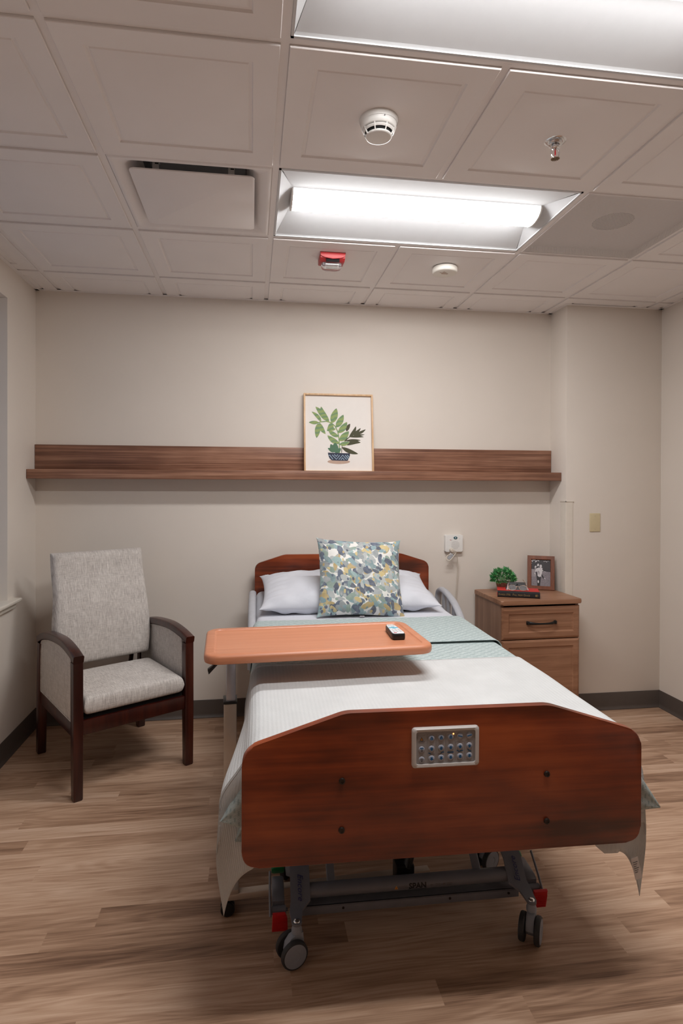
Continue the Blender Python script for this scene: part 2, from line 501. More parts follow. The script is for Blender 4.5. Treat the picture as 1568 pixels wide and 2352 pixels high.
    M['ivory'] = plain('ivory_plate', lin(214, 200, 164), 0.35, var=0.02)
    M['guard'] = plain('corner_guard_cream', lin(230, 222, 210), 0.4, var=0.02)
    M['bezel'] = plain('panel_bezel_grey', lin(196, 190, 186), 0.4, var=0.02)
    M['keypad'] = plain('panel_face_grey', lin(150, 146, 146), 0.5, var=0.02)
    M['key'] = plain('key_grey', lin(160, 164, 176), 0.4, var=0.02)
    M['keyblue'] = plain('key_icon_blue', lin(16, 86, 132), 0.5)
    M['line'] = plain('panel_line', lin(104, 100, 102), 0.5)
    M['amber'] = plain('warning_amber', lin(226, 150, 60), 0.5)
    M['ink'] = plain('black_ink', lin(24, 24, 26), 0.5)
    M['navyink'] = plain('navy_ink', lin(34, 34, 92), 0.5)
    M['gold'] = plain('gold_foil', lin(190, 158, 104), 0.35, metal=0.4)
    M['grey'] = plain('mid_grey_print', lin(120, 118, 120), 0.6)
    M['satin'] = plain('satin_tag', lin(214, 208, 206), 0.5)
    M['cord'] = plain('cream_cord', lin(214, 204, 190), 0.5)
    M['teal'] = plain('teal_button', lin(18, 84, 96), 0.4)
    M['cyan'] = plain('remote_blue', lin(70, 168, 196), 0.45)
    M['remoteface'] = plain('remote_face', lin(214, 218, 222), 0.4, var=0.02)
    M['redprint'] = plain('red_print', lin(190, 30, 52), 0.5)
    M['bookred'] = plain('book_red_board', lin(206, 52, 46), 0.55)
    M['bookblack'] = plain('book_black_cloth', lin(30, 28, 30), 0.7)
    M['pages'] = plain('page_block', lin(226, 216, 196), 0.8)
    M['leather'] = plain('spectacle_case_grey', lin(74, 74, 76), 0.55, var=0.35, scale=120)
    M['pearl'] = plain('case_lining_pink', lin(206, 184, 186), 0.4)
    M['goldwire'] = plain('gold_wire', lin(222, 186, 160), 0.25, metal=0.9)
    M['terracotta'] = plain('terracotta_pot', lin(140, 96, 76), 0.75, var=0.12, scale=20)
    N = NT('green_leaves'); co = N.coord()
    N.set(color=N.ramp(N.noise(co, 60, 3), [(0.3, lin(30, 98, 54)), (0.5, lin(64, 148, 84)), (0.72, lin(140, 196, 120))]), rough=0.5); M['leaf'] = N.m
    M['soil'] = plain('soil', lin(50, 38, 30), 0.9)
    M['reflector'] = plain('light_reflector_white', lin(216, 218, 220), 0.9, var=0.01, spec=0.08)
    M['darkvoid'] = plain('dark_void', lin(40, 40, 42), 0.8)
    M['duct'] = plain('galvanised_duct', lin(140, 140, 142), 0.45, metal=0.7)
    # the lens throws most of its light straight down, little to the sides
    N = NT('lamp_lens'); nz = N.math('ABSOLUTE', N.xyz(N.n('ShaderNodeNewGeometry', out=1))[2])
    N.set(color=(0.9, 0.9, 0.9), emit=(*LAMP_COLOR, 1), emits=N.mul(N.add(N.mul(N.math('POWER', nz, 3.6), 0.98), 0.02), LAMP_STRENGTH), rough=0.4); M['lens'] = N.m
    N = NT('status_light'); N.set(color=lin(255, 190, 140), emit=lin(255, 150, 80), emits=2.0); M['led'] = N.m
    N = NT('clear_plastic'); N.set(color=(0.95, 0.95, 0.97), rough=0.08, trans=0.9, ior=1.4); M['clear'] = N.m
    N = NT('window_glass'); N.set(color=(0.95, 0.97, 1), rough=0.02, trans=1.0, ior=1.05); M['glass'] = N.m
    N = NT('red_liquid_bulb'); N.set(color=lin(170, 20, 30), rough=0.1, trans=0.2); M['bulbred'] = N.m
    # perforated speaker grille: real holes through the sheet
    N = NT('perforated_white_steel'); co = N.coord(); X, Y, _ = N.xyz(co)
    rw = N.math('DIVIDE', Y, 0.0056); rfl = N.math('FLOOR', rw)
    fx = N.sub(N.math('FRACT', N.add(N.math('DIVIDE', X, 0.0064), N.add(N.mul(N.math('MODULO', rfl, 2.0), 0.5), 100.0))), 0.5)
    fy = N.sub(N.math('FRACT', N.add(rw, 100.0)), 0.5)
    rd = N.math('SQRT', N.add(N.mul(fx, fx), N.mul(fy, fy)))
    N.set(color=lin(224, 219, 217), rough=0.5, alpha=N.math('GREATER_THAN', rd, 0.29)); M['perf'] = N.m
    # prints
    M['paper'] = plain('print_paper', lin(232, 226, 220), 0.6, var=0.01)
    N = NT('print_leaf_striped'); co = N.coord()
    wv = N.n('ShaderNodeVectorMath', props={'operation': 'MULTIPLY_ADD'}, i0=N.noise(co, 20, 2, out=1), i1=(0.03, 0.03, 0.03), i2=co)
    bz = N.xyz(N.map(wv, rot=(0, 0.3, 0)))[2]
    N.set(color=N.ramp(N.add(N.math('SINE', N.mul(bz, 230)), N.noise(co, 40, 2)), [(0.5, lin(138, 158, 92)), (1.0, lin(108, 140, 96))]), rough=0.6); M['artleaf'] = N.m
    M['artdark'] = plain('print_dark_olive', lin(60, 58, 24), 0.6)
    M['artteal'] = plain('print_deep_green', lin(72, 112, 82), 0.6)
    M['artnavy'] = plain('print_navy', lin(22, 32, 58), 0.6)
    M['artblue'] = plain('print_pale_blue', lin(150, 170, 188), 0.6)
    M['arttan'] = plain('print_tan', lin(186, 158, 140), 0.6)
    M['ph_dark'] = plain('photo_dark', lin(46, 40, 44), 0.35, var=0.3, scale=90)
    M['ph_grass'] = plain('photo_grass', lin(132, 124, 130), 0.35, var=0.35, scale=240)
    M['ph_light'] = plain('photo_white', lin(212, 208, 210), 0.35, var=0.1, scale=120)
    M['ph_mid'] = plain('photo_grey', lin(150, 142, 146), 0.35, var=0.2, scale=120)
    M['ph_black'] = plain('photo_black', lin(36, 30, 34), 0.35, var=0.3, scale=120)
build_materials()

# ================================================================== ROOM
def struct(name, mb, mats, parent=None, **k):
    o = mb.build(name, mats, parent, **k)
    o['kind'] = 'structure'
    return o

struct('floor', MB().box(XL - .25, XR + .2, YF - .2, YB + .2, -0.08, 0.0), MAT['floor'], smooth=0)
struct('wall_back', MB().box(XL - .2, XJ + .02, YB, YB + .12, 0, H + .2), MAT['wall'], smooth=0)
struct('wall_back_step', MB().box(XJ, XR + .01, YJ, YB + .12, 0, H + .2, bev=0.003), MAT['wall'])
struct('wall_right', MB().box(XR, XR + .12, YF - .1, YB + .12, 0, H + .2), MAT['wall'], smooth=0)
struct('wall_front', MB().box(XL - .2, XR + .12, YF - .12, YF, 0, H + .2), MAT['taupe'], smooth=0)  # out of view; toned dark and set back to lessen fill on the footboard
WY0, WY1, WZ0, WZ1, WD = 1.62, 3.295, 0.812, 2.418, 0.21
mb = MB()
mb.box(XL - WD, XL, YF - .1, WY0, 0, H + .2)
mb.box(XL - WD, XL, WY1, YB, 0, H + .2)
mb.box(XL - WD, XL, WY0, WY1, 0, WZ0)
mb.box(XL - WD, XL, WY0, WY1, WZ1, H + .2)
struct('wall_left', mb, MAT['wall'], smooth=0)

# window: frame, glass, sill
fx0, fx1 = XL - 0.19, XL - 0.13
mb = MB()
f = 0.05
mb.box(fx0, fx1, WY0, WY0 + f, WZ0, WZ1).box(fx0, fx1, WY1 - f, WY1, WZ0, WZ1)
mb.box(fx0, fx1, WY0 + f, WY1 - f, WZ0, WZ0 + f + .01).box(fx0, fx1, WY0 + f, WY1 - f, WZ1 - f, WZ1)
mb.box(fx0 + .01, fx1 - .01, (WY0 + WY1) / 2 - .03, (WY0 + WY1) / 2 + .03, WZ0 + f, WZ1 - f)
win = struct('window_1', mb, MAT['winframe'])
mb = MB().box(fx0 + .02, fx0 + .026, WY0 + f, WY1 - f, WZ0 + f, WZ1 - f)
mb.build('pane', MAT['glass'], win)
mb = MB().box(XL - .135, XL + .042, WY0 - .09, WY1 + .085, WZ0 - .006, WZ0 + .014, bev=.006, seg=3)
mb.box(XL + .002, XL + .022, WY0 - .06, WY1 + .06, WZ0 - .034, WZ0 - .006, bev=.004)
mb.build('sill', MAT['sill'], win)

# baseboards: cove profile (a, z) swept straight; a is distance out of the wall
COVE = [(0, 0), (0.018, 0), (0.018, 0.004), (0.010, 0.012), (0.006, 0.024), (0.005, BASE_H - .004), (0.003, BASE_H), (0, BASE_H)]
def baseboard(name, p0, p1, out):
    p0, p1, out = Vector((*p0, 0)), Vector((*p1, 0)), Vector((*out, 0))
    rings = [[p + out * a + Vector((0, 0, z)) for a, z in COVE] for p in (p0, p1)]
    struct(name, MB().loft(rings), MAT['base'])
baseboard('baseboard_back', (XL, YB), (XJ, YB), (0, -1))
baseboard('baseboard_left', (XL, YF), (XL, YB), (1, 0))
baseboard('baseboard_right', (XR, YF), (XR, YJ), (-1, 0))
baseboard('baseboard_step', (XJ - .018, YJ), (XR, YJ), (0, -1))
baseboard('baseboard_step_side', (XJ, YJ), (XJ, YB), (-1, 0))
baseboard('baseboard_front', (XL, YF), (XR, YF), (0, 1))

# ceiling: pressed tiles in a tee grid
TF = H - 0.007                           # tile face hangs just under the tees
skip = {(0, 2), (1, 2), (0, 0), (1, 0), (-1, 2), (2, 2)}
mb = MB()
rings_def = [(0.0125, H + .004), (0.0125, TF + .001), (0.0145, TF - .0005), (0.017, TF), (0.083, TF), (0.087, TF + .006), (0.095, TF + .006), (0.098, TF + .003), (0.128, TF - .001)]
for i in range(-3, 5):
    for j in range(-8, 5):
        if (i, j) in skip: continue
        x0, y0 = GX + i * T, GY4 - (4 - j) * T
        t = bmesh.new(); prev = None
        for o_, z in rings_def:
            ring = [t.verts.new((x0 + a, y0 + b, z)) for a, b in ((o_, o_), (T - o_, o_), (T - o_, T - o_), (o_, T - o_))]
            if prev:
                for k in range(4): t.faces.new((prev[k], prev[(k + 1) % 4], ring[(k + 1) % 4], ring[k]))
            prev = ring
        t.faces.new(prev)
        for co, no in (((XL, 0, 0), (-1, 0, 0)), ((XR, 0, 0), (1, 0, 0)), ((0, YB, 0), (0, 1, 0)), ((0, YF, 0), (0, -1, 0))):
            if len(t.verts): bmesh.ops.bisect_plane(t, geom=t.verts[:] + t.edges[:] + t.faces[:], plane_co=co, plane_no=no, clear_outer=True)
        if len(t.faces):
            for fc in t.faces:
                if fc.normal.z > 0.2: fc.normal_flip()
            me = bpy.data.meshes.new('tmp'); t.to_mesh(me); mb.bm.from_mesh(me); bpy.data.meshes.remove(me)
        t.free()
mb.box(XL - .2, XR + .12, YF - .12, YB + .12, H + .16, H + .2)      # deck above the tiles
ceil = struct('ceiling', mb, MAT['ceiling'], smooth=25)
mb = MB()
hw = 0.012
for i in range(-2, 5):
    x = GX + i * T
    if XL < x < XR:
        row = lambda j: GY4 - (4 - j) * T
        for y0, y1 in ([(YF, row(0)), (row(1), row(2)), (row(3), YB)] if i == 1 else [(YF, YB)]):   # the lights span two modules
            mb.box(x - hw, x + hw, y0, y1, H, H + .006).box(x - .001, x + .001, y0, y1, H + .006, H + .035)
for j in range(-7, 5):
    y = GY4 - (4 - j) * T
    if YF < y < YB:
        segs = [(XL, XR)]
        for x0, x1 in segs: mb.box(x0, x1, y - hw, y + hw, H + .0005, H + .0062).box(x0, x1, y - .001, y + .001, H + .0062, H + .035)
g = mb.build('ceiling_grid', MAT['grid'], ceil, smooth=0)
# wall angle where the ceiling meets the walls
mb = MB()
aw, at_, ah = 0.022, 0.002, 0.022
def angle(x0, x1, y0, y1): mb.box(x0, x1, y0, y1, H - .0092, H - .0072)
angle(XL, XJ, YB - aw, YB); angle(XL, XL + aw, YF, YB); angle(XR - aw, XR, YF, YJ); angle(XJ - aw, XR, YJ - aw, YJ); angle(XJ - aw, XJ, YJ, YB); angle(XL, XR, YF, YF + aw)
struct('trim_1', mb, MAT['grid'], smooth=0)

# ================================================================== CEILING FITTINGS
def troffer(x0, y0, label):
    """2 x 4 ft recessed light: frame, sloping reflector, bulging lens"""
    x1, y1 = x0 + 2 * T, y0 + T
    root = thing('recessed_light', label, 'ceiling light', ((x0 + x1) / 2, (y0 + y1) / 2, H), group='recessed ceiling lights')
    hx, hy = T, T / 2
    i_ = 0.0125
    mb = MB()
    for a in (-1, 1):
        mb.box(-hx + i_, hx - i_, a * (hy - i_ - .004) - .004, a * (hy - i_ - .004) + .004, -.003, .006)
        mb.box(a * (hx - i_ - .004) - .004, a * (hx - i_ - .004) + .004, -hy + i_, hy - i_, -.003, .006)
    mb.build('frame', MAT['reflector'], root)
    rise, lw = 0.042, 0.078
    ex = hx - 0.075
    mb = MB()
    ys, xs = hy - i_ - .006, hx - i_ - .006
    prof = [(-ys, 0.0), (-ys + .01, .004), (-lw - .06, rise - .012), (-lw, rise)]
    def pan(sgn):
        def f(u, v):
            k = v * (len(prof) - 1); a = min(int(k), len(prof) - 2); q = k - a
            y = lerp(prof[a][0], prof[a + 1][0], q); z = lerp(prof[a][1], prof[a + 1][1], q)
            xx = lerp(xs, ex, z / rise)
            return Vector((u * xx, sgn * y, z))
        mb.grid(f, [-1, 1], frange(0, 1, 4))
    pan(1); pan(-1)
    for sg in (-1, 1):
        mb.poly([(sg * xs, -ys, 0), (sg * xs, ys, 0), (sg * ex, lw, rise), (sg * ex, -lw, rise)])
    mb.box(-hx + .02, hx - .02, -hy + .02, hy - .02, rise + .004, rise + .05)
    mb.build('reflector', MAT['reflector'], root, smooth=0)
    mb = MB()
    dip = 0.045
    arc = [(-lw * math.cos(PI * k / 20), rise - dip * math.sin(PI * k / 20)) for k in range(21)]
    rings = [[(x, y, z) for y, z in arc] for x in (-ex + .004, ex - .004)]
    mb.loft(rings, closed_ring=False, caps=False)
    mb.build('lens', MAT['lens'], root, smooth=60)
    for sg in (-1, 1):
        a0, a1 = sg * (ex - .004), sg * (ex + .003)
        q = [(-1.02 * lw * math.cos(PI * k / 20), rise - dip * 1.03 * math.sin(PI * k / 20)) for k in range(21)]
        MB().prism(q, min(a0, a1), max(a0, a1), 'yz').build('end_cap', MAT['white'], root)
    return root
troffer(GX, GY4 - 2 * T, 'lit recessed ceiling light with bulging white lens, between air diffuser and speaker panel')
troffer(GX, GY4 - 4 * T, 'recessed ceiling light nearest the camera, cut off by the photo top edge')

# air diffuser with a square floating plate
dx, dy = GX - T / 2, GY4 - 1.5 * T
root = thing('air_diffuser', 'square white ceiling air diffuser with a floating plate, left of the lit ceiling light', 'air vent', (dx, dy, H))
mb = MB()
hh = T / 2 - .0125
def sq(r, z, cr_):
    return [Vector((x, y, z)) for x, y in rrect(2 * r, 2 * r, cr_, 6)]
mb.loft([sq(hh, 0.002, .002), sq(hh - .004, -.003, .002), sq(hh - .02, .0, .01), sq(hh - .05, .014, .03), sq(hh - .08, .045, .05), sq(hh - .095, .085, .06)], caps=False)
mb.build('backpan', MAT['ceiling'], root, smooth=60)
MB().loft([sq(hh - .095, .084, .06), sq(hh - .10, .15, .06)], caps=False).box(-.2, .2, -.2, .2, .15, .155).build('duct_collar', MAT['duct'], root, smooth=60)
pts = rrect(.456, .456, .018, 6)
MB().prism(pts, -.008, -.003, 'xy', bev=.0015).build('face_plate', MAT['ceiling'], root)
for ax in (-.14, .14):
    mb = MB().box(ax - .012, ax + .012, -.17, -.168, -.003, .07).box(ax - .012, ax + .012, -.17, -.14, .06, .063)
    mb.box(ax - .003, ax + .01, -.1705, -.17, .045, .05, mi=1)
    mb.build('bracket', [MAT['white'], MAT['black']], root)

# speaker panel
sx_, sy_ = GX + 2.5 * T, GY4 - 1.5 * T
root = thing('ceiling_speaker', 'perforated square ceiling panel with a round speaker behind it, right of the lit ceiling light', 'speaker', (sx_, sy_, H))
q = T / 2 - .0128
mb = MB().poly([(-q, -q, -.004), (-q, q, -.004), (q, q, -.004), (q, -q, -.004)])
mb.build('grille', MAT['perf'], root, smooth=0)
mb = MB()
for a in (-1, 1):
    mb.box(-q, q, a * q - .002, a * q + .002, -.005, .004).box(a * q - .002, a * q + .002, -q, q, -.005, .004)
mb.build('frame', MAT['grid'], root)
mb = MB().box(-q + .004, q - .004, -q + .004, q - .004, .034, .037)
mb.build('backing_plate', MAT['grid'], root)
MB().lathe([(0.0, .0336), (0.082, .0336), (0.086, .0325), (0.088, .0338)], 48).build('speaker_cone', MAT['darkvoid'], root)

# smoke detector
root = thing('smoke_detector', 'domed white smoke detector with dark vents, on the ceiling between the two lights', 'smoke detector', (0.392, 1.818, TF), PI / 10)
MB().lathe([(0, 0), (.061, 0), (.0615, -.004), (.060, -.009), (.0585, -.012), (.0578, -.016)], 48).build('base', MAT['white'], root, smooth=50)
MB().lathe([(.0578, -.014), (.0565, -.0165), (.0555, -.024), (.053, -.032), (.0515, -.0335), (.044, -.0345)], 48).build('body', MAT['white'], root, smooth=50)
MB().lathe([(.044, -.030), (.040, -.0345), (.038, -.046), (0, -.047)], 40).build('sensing_chamber', MAT['darkvoid'], root, smooth=50)
MB().lathe([(.0488, -.0365), (.0502, -.0375), (.0498, -.0395), (.0445, -.0435), (.0435, -.042), (.0485, -.0375)], 48).build('vent_ring', MAT['white'], root, smooth=50)
mb = MB().lathe([(0, -.050), (.039, -.050), (.0412, -.0515), (.0415, -.0545), (.040, -.0565), (.036, -.0575), (0, -.0585)], 48)
for k in range(8):
    a = 2 * PI * k / 8
    M = Matrix.Rotation(a, 4, 'Z')
    mb.prism([(.038, -.0545), (.0415, -.0545), (.0505, -.0385), (.0515, -.0325), (.049, -.0325), (.047, -.0375)], -.0016, .0016, 'xz', M=M)
mb.build('cap', MAT['white'], root, smooth=50)
MB().cyl((-.012, -.0565, -.02), (-.012, -.0585, -.02), .0016, 10).build('screw_hole', MAT['grey'], root)

# sprinkler
root = thing('sprinkler_head', 'small chrome sprinkler head with a red bulb on the ceiling right of the smoke detector', 'sprinkler', (1.000, 1.846, TF))
MB().lathe([(.017, .012), (.017, -.002), (.020, -.004), (.034, -.002), (.0355, -.0008), (.0355, 0)], 40).build('escutcheon', MAT['chrome'], root, smooth=50)
mb = MB().lathe([(.018, .002), (.021, -.006), (.0225, -.012), (.0215, -.0125), (.012, -.0115)], 36)
mb.lathe([(0, .01), (.0105, .01), (.0105, -.016), (.0125, -.016), (.0125, -.023), (.0085, -.026), (.007, -.029), (0, -.029)], 24)
mb.build('body', MAT['chrome'], root, smooth=40)
mb = MB()
for sg in (-1, 1):
    mb.tube(spline([(sg * .011, 0, -.020), (sg * .0135, 0, -.028), (sg * .0135, 0, -.042), (sg * .010, 0, -.051), (sg * .003, 0, -.056)], 5), .0021, 8)
mb.lathe([(0, -.049), (.0035, -.051), (.004, -.058), (0, -.058)], 16)
mb.build('frame_arm', MAT['chrome'], root, smooth=50)
MB().lathe([(0, -.029), (.0018, -.030), (.0022, -.036), (.0022, -.046), (.0012, -.050), (0, -.050)], 14).build('glass_bulb', MAT['bulbred'], root, smooth=60)
mb = MB().lathe([(0, -.0575), (.007, -.0575), (.007, -.0592), (0, -.0592)], 24)
for k in range(14):
    mb.box(.006, .0142, -.0016, .0016, -.0592, -.058, M=Matrix.Rotation(2 * PI * k / 14, 4, 'Z'))
mb.build('deflector', MAT['bronze'], root)

# fire alarm strobe
root = thing('fire_alarm_strobe', 'red fire alarm strobe with a clear lens, on the ceiling tile behind the lit light', 'fire alarm', (0.393, 2.935, TF))
pr = [(-.056, 0), (.056, 0), (.056, -.028), (.040, -.036), (-.030, -.038), (-.050, -.026)]
mb = MB().prism(pr, -.062, .062, 'yz', bev=.004)
mb.prism([(-.064, 0), (.064, 0), (.060, -.020), (.040, -.028), (.0, -.033), (-.040, -.028), (-.060, -.020)], -.0575, -.050, 'xz', bev=.002)
mb.build('housing', MAT['strobered'], root)
MB().prism([(-.040, 0), (-.035, -.004), (-.035, -.014), (-.044, -.004)], -.034, .034, 'yz', M=Matrix.Translation((0, -.008, -.030)), bev=.001).build('sounder_grille', MAT['ink'], root)
rr_ = [[Vector((x, y, z)) for x, y in rrect(.104 * k, .062 * k, .026 * k, 6, 0, .004)] for k, z in ((1, -.036), (1.0, -.046), (.97, -.056), (.88, -.063), (.7, -.066))]
MB().loft(rr_).build('lens', MAT['clear'], root, smooth=60)
mb = MB().box(-.038, .038, -.016, .022, -.041, -.038).cyl((-.03, 0, -.047), (.03, 0, -.047), .004, 10)
for a in (-.038, .038): mb.box(a - .006, a + .006, -.02, -.004, -.052, -.038)
mb.build('flash_reflector', MAT['chrome'], root)

# round white sensor
root = thing('heat_detector', 'plain round white heat detector, on the tile right of the red fire alarm', 'detector', (1.003, 2.99, TF))
MB().lathe([(0, 0), (.057, 0), (.061, -.005)], 48).build('mounting_plate', MAT['grey'], root, smooth=50)
MB().lathe([(.061, -.003), (.0655, -.008), (.066, -.026), (.064, -.032), (.058, -.0345), (0, -.036)], 56).build('cover', MAT['offwhite'], root, smooth=50)
mb = MB()
for x, y, wd, hd in ((-.002, -.003, .034, .010), (-.008, -.018, .022, .005), (-.026, -.012, .010, .004)):
    mb.box(x - wd / 2, x + wd / 2, y - hd / 2, y + hd / 2, -.0365, -.0355)
mb.cyl((-.014, -.030, -.0348), (-.014, -.030, -.0368), .0022, 10)
mb.build('faded_print', MAT['arttan'], root)

# ================================================================== BACK WALL
# corner guard on the outer corner of the stepped wall
mb = MB()
th, gz0, gz1 = .0035, BASE_H + .002, 1.338
mb.prism(round_poly([(XJ - th, YJ - th), (XJ + .046, YJ - th), (XJ + .046, YJ), (XJ, YJ), (XJ, YJ + .060), (XJ - th, YJ + .060)], [.003, .001, 0, 0, 0, .001], 4), gz0, gz1, 'xy')
root = thing('corner_guard', 'tall narrow cream corner guard on the outer wall corner behind the nightstand', 'corner guard', (0, 0, 0))
mb.build('cover', MAT['guard'], root)
mb = MB().box(XJ - .007, XJ + .050, YJ - .007, YJ, gz1, gz1 + .006, bev=.001).box(XJ - .007, XJ, YJ - .007, YJ + .063, gz1, gz1 + .006, bev=.001)
mb.build('end_cap', MAT['guard'], root)

root = thing('blank_wall_plate', 'blank ivory wall plate with two screws on the right-hand wall section', 'wall plate', (2.177, YJ, 1.206))
MB().prism(rrect(.073, .118, .004, 4), -.006, 0, 'xz', bev=.0035, seg=3).build('plate', MAT['ivory'], root)
for dz in (-.042, .042):
    MB().cyl((0, -.0055, dz), (0, -.0072, dz), .0034, 12).box(-.0028, .0028, -.0074, -.0071, dz - .0004, dz + .0004, mi=1).build('screw', [MAT['ivory'], MAT['grey']], root)

# nurse call station and its cord
root = thing('nurse_call_station', 'square white nurse call station with speaker grille on the wall right of the headboard', 'call station', (1.303, YB, 1.063))
MB().prism(rrect(.118, .110, .006, 5), -.028, 0, 'xz', bev=.005, seg=3).build('housing', MAT['white'], root)
MB().lathe([(0, .0), (.0125, .0), (.0125, -.002), (.011, -.0028), (0, -.003)], 28, M=Matrix.Translation((.009, -.0278, .036)) @ Matrix.Rotation(-PI / 2, 4, 'X') @ Matrix.Diagonal((1, .72, 1, 1))).build('call_button', MAT['teal'], root)
MB().cyl((.009, -.0305, .036), (.009, -.0312, .036), .004, 14).build('button_mark', MAT['white'], root)
mb = MB()
for a in range(-7, 8):
    for b in range(-7, 8):
        x, z = a * .0038 + (b % 2) * .0019, b * .0038
        if x * x + z * z < .028 ** 2: mb.cyl((.009 + x, -.0276, -.010 + z), (.009 + x, -.0284, -.010 + z), .00085, 6)
mb.build('speaker_holes', MAT['grey'], root)
MB().box(-.028, -.021, -.0286, -.0278, .021, .0245).build('red_mark', MAT['redprint'], root)
MB().box(-.020, -.013, -.0286, -.0278, .0205, .0225).build('grey_mark', MAT['grey'], root)
MB().cyl((.038, -.0278, .0295), (.038, -.0286, .0295), .0013, 8).build('microphone_hole', MAT['grey'], root)

root = thing('call_cord', 'cream call cord looped through a clip and hanging from the nurse call station', 'cord', (1.303, YB, 1.063))
lx = lambda px: (px - 1039) * .002815          # local x from position along the wall
pts = spline([(-.018, -.060, -.044), (-.004, -.062, -.045), (.002, -.060, -.052), (-.002, -.058, -.064), (-.022, -.060, -.090), (-.044, -.062, -.108), (-.060, -.060, -.104), (-.063, -.058, -.092),
              (-.052, -.056, -.076), (-.030, -.054, -.066)], 6)
mb = MB().tube(pts, .0030, 8)
mb.tube(spline([(-.020, -.054, -.062), (0.0, -.050, -.060), (.012, -.044, -.075), (.022, -.034, -.115), (.027, -.026, -.165), (.024, -.022, -.24), (.019, -.020, -.32), (.014, -.022, -.42), (.010, -.024, -.55), (.010, -.024, -.70)], 6), .0036, 8)
mb.build('cable', MAT['cord'], root, smooth=60)
MB().cyl((-.022, -.0265, -.041), (-.022, -.064, -.043), .0115, 18, bev=.003).build('plug', MAT['cord'], root)
M = Matrix.Translation((-.033, -.052, -.082)) @ Matrix.Rotation(math.radians(32), 4, 'Y')
MB().box(-.014, .014, -.004, .004, -.021, .021, bev=.003, M=M).box(-.010, .010, -.006, -.003, .008, .012, bev=.001, M=M).build('bed_clip', MAT['railgrey'], root)

# ================================================================== SHELF AND PRINT
root = thing('wall_shelf', 'long walnut picture ledge running wall to wall above the bed', 'shelf', (0, YB, 0))
mb = MB().box(XL + .002, XJ - .002, -.018, -.0005, 1.526, 1.675, bev=.001)
mb.build('back_board', MAT['walnut'], root)
mb = MB().box(XL + .002, XJ - .002, -.150, -.0005, 1.472, 1.526, bev=.0012)
mb.build('ledge', MAT['walnut'], root)

# framed plant print leaning on the ledge
PW_, PH_ = .440, .492
lean = math.radians(6.5)
root = thing('framed_print', 'print of a potted plant in a thin blond wood frame, standing on the wall ledge', 'picture', (.538, YB - .078, 1.5265))
ML = Matrix.Rotation(-lean, 4, 'X')
mb = MB()
bw = .010
for a in (0, 1):
    x0 = -PW_ / 2 if a == 0 else PW_ / 2 - bw
    mb.box(x0, x0 + bw, -.012, .012, 0, PH_, bev=.001, M=ML)
mb.box(-PW_ / 2 + bw, PW_ / 2 - bw, -.012, .012, 0, bw * .25, M=ML).box(-PW_ / 2 + bw, PW_ / 2 - bw, -.012, .012, PH_ - bw, PH_, bev=.001, M=ML)
mb.build('frame', MAT['frameoak'], root)
mb = MB().box(-PW_ / 2 + bw, PW_ / 2 - bw, .004, .009, .002, PH_ - bw, M=ML)
lay = [0.0]
SC = PH_ / 1112.0
def pp(x, y, d=0.0):                      # position on the print
    k = lerp(1.0, 1.045, (1270 - y) / 1112.0)
    xc = lerp(800, 771, (1270 - y) / 1112.0)
    return (-.003 + (x - xc) * k * PW_ / 1000.0, .0036 - d, (1270 - y) * SC)
def apoly(pts, mi):
    lay[0] += 0.000012
    mb.poly([ML @ Vector(pp(x, y, lay[0])) for x, y in pts], mi)
def leaf(b, t, wd, mi, bend=0.12):
    b, t = Vector(b), Vector(t)
    d = t - b; nrm = Vector((-d.y, d.x)).normalized()
    mid = (b + t) / 2 + nrm * d.length * bend
    L, R = [], []
    for k in range(13):
        q = k / 12
        p = (1 - q) ** 2 * b + 2 * q * (1 - q) * mid + q * q * t
        wq = wd * .5 * (math.sin(PI * q ** .85) ** .75 if 0 < q < 1 else 0) + (1.5 if k == 0 else 0)
        L.append(p + nrm * wq); R.append(p - nrm * wq)
    apoly([(p.x, p.y) for p in L + R[::-1]], mi)
def strip(pts, wd, mi):
    P = [Vector(p) for p in pts]
    L, R = [], []
    for i, p in enumerate(P):
        d = (P[min(i + 1, len(P) - 1)] - P[max(i - 1, 0)]).normalized()
        nn = Vector((-d.y, d.x)) * wd / 2
        L.append(p + nn); R.append(p - nn)
    for i in range(len(P) - 1):
        apoly([tuple(L[i]), tuple(L[i + 1]), tuple(R[i + 1]), tuple(R[i])], mi)
apoly([(800 + 161 * math.cos(2 * PI * k / 28), 1132 + 33 * math.sin(2 * PI * k / 28)) for k in range(28)], 6)
strip([(838, 1006), (840, 960), (845, 900), (852, 880)], 9, 2)
strip([(883, 838), (920, 800), (960, 762), (1010, 738)], 12, 2)
for b, t, wd, bd in (((903, 692), (952, 583), 52, -.1), ((945, 772), (1036, 617), 48, .18), ((985, 742), (1104, 643), 40, .15), ((1035, 732), (1176, 660), 38, .12), ((1000, 744), (1163, 738), 26, .05),
                     ((942, 772), (1153, 772), 34, -.06), ((893, 832), (1109, 820), 36, -.03), ((912, 892), (1109, 855), 58, -.22), ((842, 925), (1076, 1018), 62, .10), ((880, 842), (912, 765), 30, .1)):
    leaf(b, t, wd, 2, bd)
strip([(500, 578), (545, 562), (620, 556), (680, 570), (740, 620), (780, 700), (798, 800), (805, 900), (808, 1008)], 15, 1)
